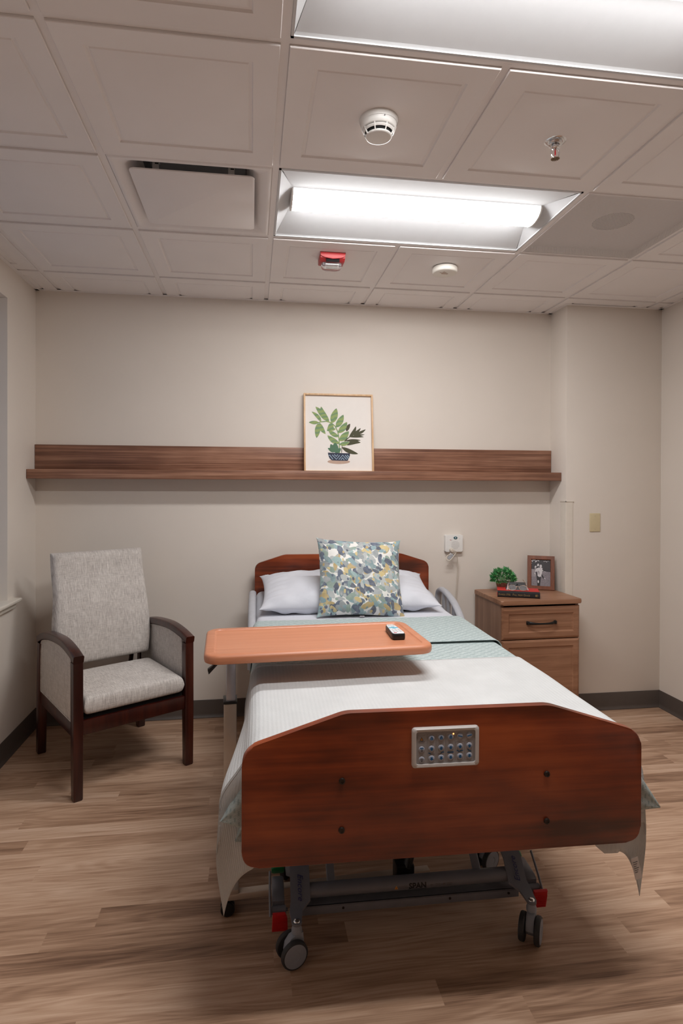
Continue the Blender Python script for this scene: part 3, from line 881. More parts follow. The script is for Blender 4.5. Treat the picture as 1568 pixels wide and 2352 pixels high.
for b, t, wd, bd in (((600, 535), (465, 345), 72, .12), ((655, 555), (542, 340), 82, -.22), ((695, 578), (757, 362), 96, .03), ((758, 640), (856, 453), 86, .05), ((790, 720), (908, 558), 84, .08), ((808, 835), (936, 692), 92, .04),
                     ((545, 562), (413, 418), 50, .16), ((510, 573), (373, 572), 50, -.03), ((505, 585), (482, 797), 76, -.02), ((520, 580), (608, 738), 62, .12), ((690, 575), (630, 695), 84, -.30), ((748, 665), (641, 648), 46, -.16),
                     ((792, 775), (645, 675), 62, -.12), ((800, 875), (635, 757), 72, -.10), ((808, 885), (950, 850), 60, .08)):
    leaf(b, t, wd, 1, bd)
for b, t, wd, bd in (((748, 1004), (745, 858), 90, 0), ((725, 1000), (682, 880), 70, .05), ((720, 998), (642, 938), 44, .1), ((748, 1004), (828, 940), 62, .05)):
    leaf(b, t, wd, 3, bd)
apoly([(643, 1004), (800, 1008), (958, 1012), (957, 1045), (948, 1075), (925, 1118), (815, 1118), (702, 1114), (668, 1085), (652, 1050)], 4)
for P in ([(655, 1050), (668, 1036), (716, 1098)], [(705, 1036), (766, 1098), (811, 1040)], [(735, 1030), (762, 1058), (785, 1030)], [(800, 1102), (855, 1038), (912, 1100)], [(830, 1107), (853, 1076), (878, 1107)],
          [(890, 1038), (936, 1090)], [(920, 1036), (947, 1070)]):
    strip(P, 11, 5)
mb.build('print', [MAT['paper'], MAT['artleaf'], MAT['artdark'], MAT['artteal'], MAT['artnavy'], MAT['artblue'], MAT['arttan']], root, smooth=0)

# ================================================================== ARMCHAIR
chair = thing('armchair', 'grey upholstered armchair with dark mahogany arms and legs, in the corner left of the bed', 'armchair', (-.717, 3.205, 0), math.radians(32.2))
LX, LY0, LY1 = .273, -.302, .300         # leg centres
def leg(x, y0, z1, top_y, name='leg'):
    mb = MB()
    rings = []
    for z, hx, hy, yy in ((0, .019, .019, y0), (.006, .021, .021, y0), (.30, .0225, .0235, lerp(y0, top_y, .45)), (z1, .0225, .0235, top_y)):
        rings.append([(x + a, yy + b, z) for a, b in rrect(2 * hx, 2 * hy, .005, 3)])
    mb.loft(rings)
    return mb.build(name, MAT['mahogany'], chair, smooth=40)
for sx in (-1, 1):
    leg(sx * LX, LY0, .628, LY0 + .004)
    leg(sx * LX, LY1 + .02, .600, LY1 - .015)
    # arm: bent rail, thick at the front
    path = spline([(sx * LX, .318, .612), (sx * LX, .22, .647), (sx * LX, .08, .672), (sx * LX, -.10, .682), (sx * LX, -.23, .668), (sx * LX, -.326, .645)], 6)
    rings = []
    for i, p in enumerate(path):
        d = (path[min(i + 1, len(path) - 1)] - path[max(i - 1, 0)]).normalized()
        n_ = Vector((0, -d.z, d.y)); n_ = n_ if n_.z > 0 else -n_
        rings.append([p + Vector((a, 0, 0)) + n_ * b for a, b in rrect(.047, .036, .007, 3)])
    MB().loft(rings).build('armrest', MAT['mahogany'], chair, smooth=40)
    # upholstered side panel with welt
    top = [(p.y, p.z - .018) for p in path if -.274 < p.y < .266]
    pts = [(.276, .345), (.272, .60)] + top + [(-.276, .60), (-.276, .345)]
    pan = MB().prism(pts, sx * LX - .013, sx * LX + .013, 'yz', bev=.006).build('side_panel', MAT['heatherside'], chair)
    for oo in (-1, 1):
        q = [(sx * LX + oo * .0135, a, b) for a, b in pts]
        c0 = Vector((sx * LX + oo * .0135, 0, .49))
        q = [c0 + (Vector(v) - c0) * .975 for v in q]
        MB().tube(q, .0035, 6, closed=True).build('welt', MAT['heatherside'], pan, smooth=60)
    MB().box(sx * LX - .014, sx * LX + .014, LY0 + .02, LY1 - .01, .278, .346, bev=.003).build('side_rail', MAT['mahogany'], chair)
MB().box(-LX + .02, LX - .02, LY0 - .013, LY0 + .012, .292, .358, bev=.003).build('front_rail', MAT['mahogany'], chair)
MB().box(-LX + .02, LX - .02, LY1 - .02, LY1 + .005, .30, .36, bev=.003).build('rear_rail', MAT['mahogany'], chair)
MB().box(-LX + .026, LX - .026, LY0 + .014, .27, .340, .386, bev=.004).build('seat_base', MAT['blackcloth'], chair)

def cushion_block(f, nu=18, nv=18):
    """closed upholstered block from f(u, v, side) with u, v in -1..1; side +1 / -1"""
    mb = MB()
    us = [math.sin(PI / 2 * a) for a in frange(-1, 1, nu)]
    vs = [math.sin(PI / 2 * a) for a in frange(-1, 1, nv)]
    mb.grid(lambda u, v: f(u, v, 1), us, vs)
    mb.grid(lambda u, v: f(u, v, -1), us[::-1], vs)
    bmesh.ops.remove_doubles(mb.bm, verts=mb.bm.verts, dist=1e-5)
    bmesh.ops.recalc_face_normals(mb.bm, faces=mb.bm.faces)
    return mb
def edge(u, v, p=9.0):
    return max(0.0, (1 - abs(u) ** p)) ** .5 * max(0.0, (1 - abs(v) ** p)) ** .5
def seat_f(u, v, sd):
    e = edge(u, v, 34)
    x = u * .246
    y = lerp(.115, -.318, (v + 1) / 2)
    dome = .016 * (1 - u * u) * (1 - v * v)
    zt = .423 + sd * .041 * e + (dome if sd > 0 else 0)
    return Vector((x, y, zt - .004 * v))
cushion_block(seat_f, 40, 44).build('seat_cushion', MAT['heather'], chair, smooth=60)
mb = MB()
q = [(x, -.318 + 0.0, .425) for x in frange(-.215, .215, 8)]
def back_f(u, v, sd):
    e = edge(u, v, 26)
    t = (v + 1) / 2                                    # 0 bottom, 1 top
    yc = .158 + .118 * t - .030 * math.sin(PI * min(1, t * 1.25)) * (1 if t < .8 else 0)
    hw = lerp(.2575, .246, ss(0.30, .66, t)) - .010 * ss(.25, 0, t)
    th = lerp(.050, .042, t)
    z = .490 + .580 * t
    crown = .012 * (1 - u * u) * math.sin(PI * min(1, t * 1.1)) if sd > 0 else 0
    return Vector((u * hw + .007 * ss(.3, .7, t), yc - sd * th * e - crown, z - .0 * e))
cushion_block(back_f, 36, 44).build('backrest', MAT['heather'], chair, smooth=60)
for sx in (-1, 1):
    MB().tube([(sx * .19, .285, .33), (sx * .19, .235, .50), (sx * .19, .245, .60)], .013, 8).build('back_support', MAT['mahogany'], chair)

# ================================================================== HOSPITAL BED
BX, BY, BR = .5495, 2.570, math.radians(-.75)
bed = thing('hospital_bed', 'hospital bed with cherry wood headboard and footboard, standing in the middle of the room', 'bed', (BX, BY, 0), BR)
FY0 = -1.043                              # front face of the footboard

def panel_outline(hw, zb, zs, zt, flat, rb, rs, rf):
    return round_poly([(-hw, zb), (hw, zb), (hw, zs), (flat, zt), (-flat, zt), (-hw, zs)], [rb, rb, rs, rf, rf, rs], 7)
foot_tilt = Matrix.Translation((-.004, FY0, 0)) @ Matrix.Rotation(math.radians(-.75), 4, 'Z')
footb = MB().prism(panel_outline(.557, .437, .748, .834, .285, .045, .06, .12), 0, .024, 'xz', bev=.004, seg=3, M=foot_tilt).build('footboard', MAT['cherry'], bed)
for bx, bz in ((.244 - .5375, .655), (.243 - .5375, .524), (.8145 - .5375, .644), (.815 - .5375, .513)):
    MB().lathe([(0, -.004), (.0045, -.004), (.0045, -.0055), (.0075, -.005), (.0085, -.002), (.0085, 0), (0, 0)], 20, M=foot_tilt @ Matrix.Translation((bx, 0, bz)) @ Matrix.Rotation(-PI / 2, 4, 'X') @ Matrix.Diagonal((1, 1, 1, 1))).build('bolt', MAT['darkbolt'], footb)
# control panel
cpx, cpz = .525 - .5375, .735
CPM = foot_tilt @ Matrix.Translation((cpx, 0, cpz))
pw, ph = .186, .108
ro = rrect(pw, ph, .009, 5); ri = rrect(pw - .022, ph - .020, .006, 5); rm = rrect(pw - .008, ph - .008, .008, 5)
mb = MB()
mb.loft([[(a, 0, b) for a, b in ro], [(a, -.006, b) for a, b in ro], [(a, -.010, b) for a, b in rm], [(a, -.009, b) for a, b in ri], [(a, -.004, b) for a, b in ri]], caps=False, M=CPM)
ctrl = mb.build('control_panel', MAT['bezel'], footb, smooth=50, label='grey bed control keypad with blue arrow keys')
MB().prism(ri, -.005, -.002, 'xz', M=CPM).build('keypad_face', MAT['keypad'], ctrl)
kk = .000147
def kp(x, y): return ((x - 752) * kk, (672 - y) * kk)
def arrow(dirn):
    s_ = 1 if dirn > 0 else -1
    return [(a, b * s_) for a, b in ((-.0027, -.0042), (.0027, -.0042), (.0027, .0006), (.0052, .0006), (0, .0048), (-.0052, .0006), (-.0027, .0006))]
cols = [(485, -1), (665, -1), (845, -1), (1023, -1), (1200, -1)]
keys = []
for ci, (x, _) in enumerate(cols):
    sl = (845 - x) * .035
    for ri_, (y, kd) in enumerate(((490, 'lock' if ci < 3 else 'tilt%d' % ci), (683, 'up'), (864, 'down'))):
        keys.append((x, y + sl, kd))
keys += [(300, 702, 'heart'), (300, 890, 'bulb')]
for x, y, kd in keys:
    a, b = kp(x, y)
    mb = MB()
    mb.lathe([(0, -.0072), (.0070, -.0070), (.0080, -.0062), (.0084, -.005), (0, -.005)], 24, M=CPM @ Matrix.Translation((a, 0, b)) @ Matrix.Rotation(PI / 2, 4, 'X') @ Matrix.Diagonal((1, 1, -1, 1)))
    Q = CPM @ Matrix.Translation((a, 0, b))
    if kd in ('up', 'down'): mb.prism(arrow(1 if kd == 'up' else -1), -.0078, -.0070, 'xz', M=Q, mi=1)
    elif kd == 'lock':
        mb.box(-.0036, .0036, -.0078, -.0070, -.0046, .0010, M=Q, mi=1)
        mb.tube([(.0024 * math.cos(t_), -.0074, .0010 + .0036 * math.sin(t_)) for t_ in frange(0, PI, 9)], .0007, 6, M=Q, mi=1)
        mb.box(-.0005, .0005, -.0080, -.0077, -.0030, -.0008, M=Q)
    elif kd.startswith('tilt'):
        mb.box(-.0062, .0062, -.0078, -.0070, -.0013, .0013, M=Q @ Matrix.Rotation(math.radians(16 if kd == 'tilt3' else -16), 4, 'Y'), mi=1)
    elif kd == 'heart':
        mb.prism([(0, -.003), (.0045, .002), (.0040, .0042), (.0018, .0046), (0, .0034), (-.0018, .0046), (-.0040, .0042), (-.0045, .002)], -.0078, -.0070, 'xz', M=Q @ Matrix.Translation((0, 0, .001)), mi=1)
        mb.tube([(-.0045, -.0080, .0015), (-.0012, -.0080, .0015), (-.0004, -.0080, .0032), (.0006, -.0080, 0), (.0012, -.0080, .0015), (.0045, -.0080, .0015)], .0003, 5, M=Q)
        mb.mesh(text_mesh('CPR', .0030, .0002), Q @ Matrix.Translation((0, -.0075, -.0045)) @ Matrix.Rotation(PI / 2, 4, 'X'), 2)
    elif kd == 'bulb':
        mb.tube([(.0026 * math.cos(t_), -.0075, .0010 + .0028 * math.sin(t_)) for t_ in frange(-1.1, PI + 1.1, 14)] + [(0, -.0075, -.0050)], .0004, 5, M=Q, mi=2, closed=True)
        mb.box(-.0008, .0008, -.0079, -.0070, -.0052, -.0032, M=Q, mi=2)
        for t_ in frange(.2, PI - .2, 5): mb.box(.0042, .0060, -.0077, -.0073, -.0002, .0002, M=Q @ Matrix.Translation((0, 0, .001)) @ Matrix.Rotation(-t_, 4, 'Y'), mi=2)
    mb.build('key', [MAT['key'], MAT['keyblue'], MAT['ink']], ctrl, smooth=40)
# printed frames and pictograms on the keypad face
mb = MB()
def outline(x0, x1, y0, y1):
    pts = [kp(x, y) for x, y in rrect(x1 - x0, y1 - y0, 14, 3, (x0 + x1) / 2, (y0 + y1) / 2)]
    mb.tube([(a, -.00505, b) for a, b in pts], .00022, 4, closed=True, M=CPM)
for x, y0 in ((485, 425), (665, 420), (845, 415), (1023, 592), (1200, 582)):
    sl = (845 - x) * .035
    outline(x - 82, x + 82, y0 + (sl if y0 > 500 else 0), 942 + sl)
for y in (420,): mb.tube([(kp(300 + 70 * math.cos(t_), 430 + 26 * math.sin(t_))[0], -.00505, kp(300 + 70 * math.cos(t_), 430 + 26 * math.sin(t_))[1]) for t_ in frange(0, PI, 12)], .0002, 4, M=CPM)
mb.build('printed_lines', MAT['line'], ctrl, smooth=0)
mb = MB()
def bar(x0, y0, x1, y1, wd, mi=0):
    (a0, b0), (a1, b1) = kp(x0, y0), kp(x1, y1)
    L = math.hypot(a1 - a0, b1 - b0); an = math.atan2(b1 - b0, a1 - a0)
    mb.box(0, L, -.0054, -.0048, -wd / 2, wd / 2, M=CPM @ Matrix.Translation((a0, 0, b0)) @ Matrix.Rotation(-an, 4, 'Y'), mi=mi)
bar(428, 772, 475, 792, .0026); bar(470, 795, 548, 797, .0012, 1)
bar(600, 797, 668, 795, .0012, 1); bar(665, 785, 690, 768, .0022); bar(690, 768, 722, 768, .0024)
bar(785, 774, 902, 772, .0020); bar(785, 788, 902, 786, .0008)
bar(962, 745, 1010, 772, .0026); bar(1020, 770, 1040, 755, .0024); bar(1040, 757, 1082, 755, .0024); bar(990, 780, 1060, 778, .0008, 1)
bar(1172, 735, 1195, 765, .0026); bar(1195, 768, 1235, 772, .0024); bar(1228, 765, 1236, 785, .0014)
mb.build('printed_pictogram', [MAT['keyblue'], MAT['line']], ctrl, smooth=0)
a, b = kp(300, 512)
Q = CPM @ Matrix.Translation((a, 0, b))
MB().prism([(-.0048, -.0042), (.0048, -.0042), (0, .0052)], -.0054, -.0048, 'xz', M=Q, mi=1).prism([(-.0030, -.0032), (.0030, -.0032), (0, .0032)], -.0057, -.0050, 'xz', M=Q).prism([(-.0012, -.0024), (.0012, -.0024), (0, .001)], -.0059, -.0050, 'xz', M=Q, mi=1).build('warning_triangle', [MAT['amber'], MAT['ink']], ctrl, smooth=0)
mb = MB()
for body, y in (('LOW HEIGHT', 556), ('WARNING', 580)):
    a, b = kp(300, y)
    mb.mesh(text_mesh(body, .0032, .0002), CPM @ Matrix.Translation((a, -.0051, b)) @ Matrix.Rotation(PI / 2, 4, 'X'))
mb.build('printed_lettering', MAT['line'], ctrl, smooth=0)
a, b = kp(899, 440)
MB().lathe([(0, -.0066), (.0016, -.0062), (.0019, -.005), (0, -.005)], 14, M=CPM @ Matrix.Translation((a, 0, b)) @ Matrix.Rotation(PI / 2, 4, 'X') @ Matrix.Diagonal((1, 1, -1, 1))).build('status_light', MAT['led'], ctrl, label='small lit orange indicator')

# headboard
MB().prism(panel_outline(.545, .40, .955, 1.012, .365, .045, .05, .12), 1.030, 1.052, 'xz', bev=.004, seg=3).build('headboard', MAT['cherry'], bed)
# deck and frame
mb = MB().box(-.47, .47, -1.0, 1.0, .560, .572, bev=.003)
for sx in (-1, 1): mb.box(sx * .46 - .02, sx * .46 + .02, -1.015, 1.03, .50, .56, bev=.004)
for y in (-.98, -.4, .3, .98): mb.box(-.46, .46, y - .02, y + .02, .51, .555)
mb.build('deck_frame', MAT['steel'], bed)

# rolling bases: one at each end
def rolling_base(yo, front):
    xl, xr = -.402, .345                  # bolts of the two side plates
    yb, yr = -.800 + yo, -.470 + yo
    # cross tube and flat bar
    tb = MB().cyl((xl + .02, -.712 + yo, .143), (xr - .02, -.712 + yo, .143), .0215, 24)
    tube_o = tb.build('cross_tube', MAT['steel'], bed, smooth=50)
    bar_o = MB().box(xl + .02, xr - .01, -.742 + yo, -.737 + yo, .084, .112, bev=.001).box(xl + .02, xr - .01, -.742 + yo, -.70 + yo, .108, .112).build('flat_bar', MAT['steel'], bed)
    for x in (-.25, .10, .30):
        MB().cyl((x, -.742 + yo, .099), (x, -.7435 + yo, .099), .004, 10).build('rivet', MAT['darkbolt'], bar_o)
    MB().cyl((xl + .02, -.560 + yo, .16), (xr - .02, -.560 + yo, .16), .018, 16).build('cross_tube', MAT['steel'], bed, smooth=50)
    # lift arms
    for x in (-.285, .205):
        rings = []
        for (y, z) in ((-.712 + yo, .150), (-.60 + yo, .255), (-.30 + yo * .6, .52)):
            rings.append([(x + a, y + b * .8, z + b * .2) for a, b in rrect(.026, .03, .005, 3)])
        MB().loft(rings).build('lift_arm', MAT['steel'], bed, smooth=40)
    for sx, xb in ((-1, xl), (1, xr)):
        # side plate, bent down at both ends
        prof = [(yb - .012, .118), (yb + .03, .122), (yb + .055, .135), (-.70 + yo, .190), (-.665 + yo, .205), (-.60 + yo, .205), (-.565 + yo, .190), (yr - .055, .135), (yr - .03, .122), (yr + .012, .118)]
        rings = []
        for k, (y, z) in enumerate(prof):
            t_ = k / (len(prof) - 1)
            wd = .030 if k in (0, 9) else (.040 if k in (1, 8) else .062)
            ox = 0 if k in (0, 1, 8, 9) else -sx * .016
            rings.append([(xb + ox + a * wd / .062, y, z + b) for a, b in ((-.031, -.004), (.031, -.004), (.031, .004), (-.031, .004))])
        pl = MB().loft(rings)
        pl.cyl((xb, yb - .012, .114), (xb, yb - .012, .122), .0155, 20).cyl((xb, yr + .012, .114), (xb, yr + .012, .122), .0155, 20)
        plate = pl.build('side_plate', MAT['steel'], bed, smooth=30)
        # lettering along the plate
        if front:
            d = Vector((0, -.70 + yo, .190)) - Vector((0, yb + .055, .135))
            ang = math.atan2(d.z, d.y)
            tm = text_mesh('Encore', .025, .0003, shear=.35)
            up_ = Matrix.Rotation(ang, 4, 'X')
            M = Matrix.Translation((xb - sx * .016, (-.70 + yb + .045) / 2 + yo / 2, (.190 + .135) / 2 + .0047)) @ up_ @ Matrix.Rotation(-PI / 2 if sx < 0 else PI / 2 * 1, 4, 'Z')
            MB().mesh(tm, M).build('plate_lettering', MAT['navyink'], plate, smooth=0)
        # gear housing, pin, pedals on the outer side
        ox = xb + sx * .052
        hs = MB().prism([(-.705 + yo, .082), (-.705 + yo, .112), (-.69 + yo, .121), (-.61 + yo, .126), (-.597 + yo, .120), (-.597 + yo, .082)], ox - .020, ox + .020, 'yz', bev=.006).build('gear_housing', MAT['steel'], bed)
        MB().cyl((ox - .022, -.712 + yo, .088), (ox + .024, -.712 + yo, .088), .013, 18, bev=.002).cyl((ox + .024, -.712 + yo, .088), (ox + .030, -.712 + yo, .088), .005, 12).build('pivot_pin', MAT['steel'], hs)
        pedal = MB().prism(rrect(.044, .034, .010, 4), -.009, .009, 'xy', bev=.003, M=Matrix.Translation((ox - sx * .002, -.578 + yo, .134 - (.022 if sx > 0 else 0))) @ Matrix.Rotation(math.radians(-62), 4, 'X'))
        for k in range(5): pedal.box(-.018, .018, -.0012 + (k - 2) * .005, .0012 + (k - 2) * .005, .008, .0105, M=Matrix.Translation((ox - sx * .002, -.578 + yo, .134 - (.022 if sx > 0 else 0))) @ Matrix.Rotation(math.radians(-62), 4, 'X'))
        pedal.build('green_pedal', MAT['green'], bed, label='green ribbed foot pedal')
        px = xb + sx * .060
        MR = Matrix.Translation((px + (.012 if sx < 0 else .004), -.738 + yo, .070)) @ Matrix.Rotation(math.radians(14), 4, 'X')
        red = MB().prism([(-.023, .032), (.016 if sx < 0 else .023, .032), (.023, .014), (.025, -.034), (-.025, -.034)], -.006, .006, 'xz', bev=.003, M=MR)
        for k in range(6): red.box(-.020, .020, -.0072, -.005, -.028 + k * .009, -.026 + k * .009, M=MR)
        red.build('red_pedal', MAT['red'], bed, label='red ribbed foot pedal')
        MB().tube([(px + sx * .018, -.645 + yo, .170), (px + sx * .019, -.70 + yo, .120), (px + sx * .018, -.735 + yo, .085)], .004, 8).build('pedal_rod', MAT['steel'], bed)
        # casters
        for yc, sw in ((yb - .012, -72 if sx < 0 else -35), (yr + .012, 150 if sx < 0 else -62)):
            cx_, cy_ = xb, yc
            RZ = Matrix.Translation((cx_, cy_, 0)) @ Matrix.Rotation(math.radians(sw), 4, 'Z')
            off = .016                     # trailing offset
            mb = MB().lathe([(0, .1265), (.006, .1262), (.0095, .1245), (.0105, .122), (0, .122)], 18, M=Matrix.Translation((cx_, cy_, 0)))
            mb.build('bolt_cap', MAT['chrome'], plate, smooth=60)
            mb = MB().lathe([(0, .114), (.0135, .114), (.0135, .106), (.016, .100), (.016, .090), (0, .090)], 20, M=Matrix.Translation((cx_, cy_, 0)))
            mb.prism([(-.040 + off * 0, .045), (-.036, .066), (-.022, .083), (.0, .092), (.017, .092), (.020, .06), (.014, .03), (-.02, .022)], -.013, .013, 'xz', bev=.003, M=RZ @ Matrix.Rotation(PI / 2, 4, 'Z') @ Matrix.Translation((0, 0, 0)))
            cst = mb.build('caster', MAT['casthub'], bed, smooth=40)
            wr = .0415
            for sd in (-1, 1):
                WM = RZ @ Matrix.Translation((sd * .0235, -off, wr)) @ Matrix.Rotation(sd * PI / 2, 4, 'Y')
                wl = MB().lathe([(.0335, -.0085), (.0385, -.0085), (wr, -.005), (wr, .005), (.0385, .0085), (.0345, .0085)], 36, M=WM).build('wheel', MAT['rubber'], cst, smooth=50) if False else None
                mbw = MB().lathe([(.012, -.0085), (.0385, -.0085), (wr, -.005), (wr, .004), (.0385, .0085), (.0350, .0085)], 36, M=WM)
                mbw.lathe([(.0350, .0085), (.0340, .0095), (.0145, .0095), (.0135, .0085), (0, .0085)], 36, M=WM, mi=1)
                mbw.build('wheel', [MAT['rubber'], MAT['casthub']], cst, smooth=40)
    return tube_o
tube_o = rolling_base(0, True)
rolling_base(1.30, False)

# labels on the front cross tube (wrapped to its front)
def on_tube(tm, x, dz, ang=0.0):
    r = .0215 + .0003
    b = bmesh.new(); b.from_mesh(tm)
    ys_ = [v.co.y for v in b.verts]
    for y in frange(min(ys_), max(ys_), 10)[1:-1]:
        bmesh.ops.bisect_plane(b, geom=b.verts[:] + b.edges[:] + b.faces[:], plane_co=(0, y, 0), plane_no=(0, 1, 0))
    b.to_mesh(tm); b.free()
    for v in tm.vertices:
        a = math.radians(-12) + (v.co.y + dz) / r
        v.co = Vector((x + v.co.x, -.712 - (r + v.co.z) * math.cos(a), .143 + (r + v.co.z) * math.sin(a)))
    return tm
mb = MB()
mb.mesh(on_tube(text_mesh('SPAN', .024, .0002, spacing=1.0, bold=.0009), -.005, .004))
sw = [(-.030 + .06 * k / 10, -.0075 + .0035 * math.sin(k / 10 * 2 * PI)) for k in range(11)]
tmp = MB().prism([(a, b) for a, b in sw] + [(a, b - .0014) for a, b in sw[::-1]], -.0002, .0002, 'xy')
me = bpy.data.meshes.new('tmp'); tmp.bm.to_mesh(me); tmp.bm.free(); mb.mesh(on_tube(me, -.005, .002))
mb.build('tube_lettering', MAT['ink'], tube_o, smooth=0)
mb = MB()
for body, sz, x, z in (('WARNING', .006, -.054, .006), ('MAX LOADS', .006, -.052, .0005), ('450 lbs.', .0062, .064, .005), ('204 kg.', .0062, .064, -.001), ('500 lbs.', .0062, .102, .005), ('227 kg.', .0062, .102, -.001)):
    mb.mesh(on_tube(text_mesh(body, sz, .0002), x, z))
mb.build('tube_small_print', MAT['line'], tube_o, smooth=0)
for x in (.041, .083):
    mb = MB()
    t1 = MB().prism([(-.006, 0), (.006, 0), (.006, .002), (.003, .002), (.003, .0045), (-.003, .0045), (-.003, .002), (-.006, .002)], -.0002, .0002, 'xy')
    t1.box(-.0006, .0006, -.006, 0, -.0002, .0002)
    me = bpy.data.meshes.new('tmp'); t1.bm.to_mesh(me); t1.bm.free(); mb.mesh(on_tube(me, x, .002))
    mb.build('tube_load_symbol', MAT['line'], tube_o, smooth=0)
t1 = MB().prism([(-.006, -.005), (.006, -.005), (0, .007)], -.0002, .0001, 'xy', mi=0)
t1.prism([(-.0008, -.003), (.0008, -.003), (.0004, .002), (-.0004, .002)], 0, .0003, 'xy', mi=1)
me = bpy.data.meshes.new('tmp'); t1.bm.to_mesh(me); t1.bm.free()
on_tube(me, -.076, .003)
mb = MB(); mb.bm.from_mesh(me); mb.build('tube_warning_sign', [MAT['amber'], MAT['ink']], tube_o, smooth=0)
# lift actuator with its plug
mb = MB().box(-.060, .004, -.665, -.605, .085, .165, bev=.008).cyl((-.02, -.61, .155), (-.02, -.2, .42), .022, 16).cyl((-.020, -.655, .15), (-.005, -.64, .196), .015, 14, bev=.003)
mb.build('lift_actuator', MAT['black'], bed)
MB().cyl((-.006, -.645, .190), (-.002, -.640, .212), .008, 12).build('copper_clamp', MAT['goldwire'], bed)

# assist rails at the head end
def assist_rail(sx):
    x0 = sx * (.578 if sx > 0 else .556)
    y0, y1, zt = .44, .93, .812
    # outline of the panel: a hand hold that curves down towards the foot
    out = [(y1, .52), (y1, zt - .055)] + [(y1 - .055 + .055 * math.cos(a), zt - .055 + .055 * math.sin(a)) for a in frange(.2, PI / 2, 6)]
    out += [(lerp(y1 - .07, y0, t), zt - .15 * t ** 2.2) for t in frange(.05, 1, 12)] + [(y0 - .025, .60), (y0 + .01, .52)]
    mb = MB()
    # rim
    rim = [Vector((x0, a, b)) for a, b in out]
    mb.tube(spline([(x0, y1, .50), (x0, y1 + .003, .62), (x0, y1, zt - .055), (x0, y1 - .03, zt - .014), (x0, y1 - .09, zt), (x0, y1 - .22, zt - .016), (x0, y1 - .34, zt - .055), (x0, y0 + .06, zt - .115), (x0, y0, zt - .18), (x0, y0 - .005, .50)], 6),
            .021, 12, flat=.72, upv=None)
    for y in (y1 - .115, y1 - .20):
        mb.box(x0 - .009, x0 + .009, y - .022, y + .022, .50, zt - .006, bev=.006)
    mb.box(x0 - .009, x0 + .009, y1 - .34, y1 - .27, .50, zt - .05, bev=.008)
    mb.box(x0 - .012, x0 + .012, y0 - .005, y1, .50, .585, bev=.008)
    mb.build('assist_rail', MAT['railgrey'], bed, smooth=50)
assist_rail(1); assist_rail(-1)

# ================================================================== BEDDING
MZ = .742                                  # top of the mattress
mattress = thing('mattress', 'thick mattress in a white fitted sheet on the hospital bed', 'mattress', (BX, BY, 0), BR)
rings = []
ys = [-1.005, -1.003, -.995, -.98] + frange(-.94, .98, 22) + [1.005, 1.017, 1.022]
for k, y in enumerate(ys):
    e = min(k, len(ys) - 1 - k)
    ins = (.022, .010, .003, 0)[e] if e < 4 else 0
    rise = .055 * ss(.62, .95, y)
    ring = []
    for a, b in rrect(1.072 - 2 * ins, .165 - 2 * ins, .035, 5):
        z = MZ - .0825 + b
        ring.append((a, y, z + (rise if b > -.03 else 0)))
    rings.append(ring)
MB().loft(rings).build('fitted_sheet', MAT['sheet'], mattress, smooth=50)
mb = MB()
for x0, x1, y0, y1, mi in ((.363, .369, .428, .446, 0), (.373, .432, .428, .434, 1)):
    mb.box(x0, x1, y0, y1, MZ - .0003, MZ + .0009, mi=mi)
mb.mesh(text_mesh('O', .014, .0002), Matrix.Translation((.452, .436, MZ + .0008)), 2)
mb.build('printed_sheet_label', [MAT['redprint'], MAT['grey'], MAT['ink']], mattress, smooth=0)

# cross-section of a cloth over the mattress edge: s = distance along cloth from the centre line
def over_edge(sv, w, r, zt, out=0.0):
    a = abs(sv); sg = 1 if sv >= 0 else -1
    if a <= w - r: return sg * a, zt
    q = a - (w - r); arc = r * PI / 2
    if q <= arc:
        th = q / r
        return sg * (w - r + r * math.sin(th)), zt - r + r * math.cos(th)
    return sg * (w + out), zt - r - (q - arc)

# sage coverlet, folded back at the head end
fold0, fold1, foot = .385, -.095, -.985
path = []
n = 22
for k in range(n): path.append((lerp(fold1, fold0, k / (n - 1)), .0125))
for k in range(1, 8):
    a = PI * k / 8
    path.append((fold0 + .006 * math.sin(a) * 1.6, .0085 + .004 * math.cos(a)))
for k in range(24): path.append((lerp(fold0, foot, k / 23), .0045))
arcs = [0]
for (a, b), (c2, d2) in zip(path, path[1:]): arcs.append(arcs[-1] + math.hypot(c2 - a, d2 - b))
W = .541
mb = MB()
us = [-W - .10, -W - .07, -W - .04, -W - .015, -W + .005, -W + .018, -W + .03] + frange(-W + .05, W - .05, 30) + [W - .03, W - .018, W - .005, W + .015, W + .04, W + .07, W + .10]
def cov(u, k):
    k = int(round(k)); y, dz = path[k]
    n1 = noise.noise(Vector((u * 5, y * 5, 3.0))) * .0035
    x, z = over_edge(u, W + dz * .6, .035, MZ + dz)
    y2 = y
    if k < 3: y2 += .006 * noise.noise(Vector((u * 4, 1, 1))) ; z += .0015
    if abs(u) > W: x += (.010 * math.sin(y * 14 + u * 3) + .006) * ss(W, W + .12, abs(u)) * (1 if u > 0 else -1)
    rise = 0
    return Vector((x, y2, z + (n1 if abs(u) < W - .03 else 0) * (1 if dz > .006 else .4)))
mb.grid(cov, us, list(range(len(path))), uvf=lambda u, k: (u, arcs[int(round(k))]))
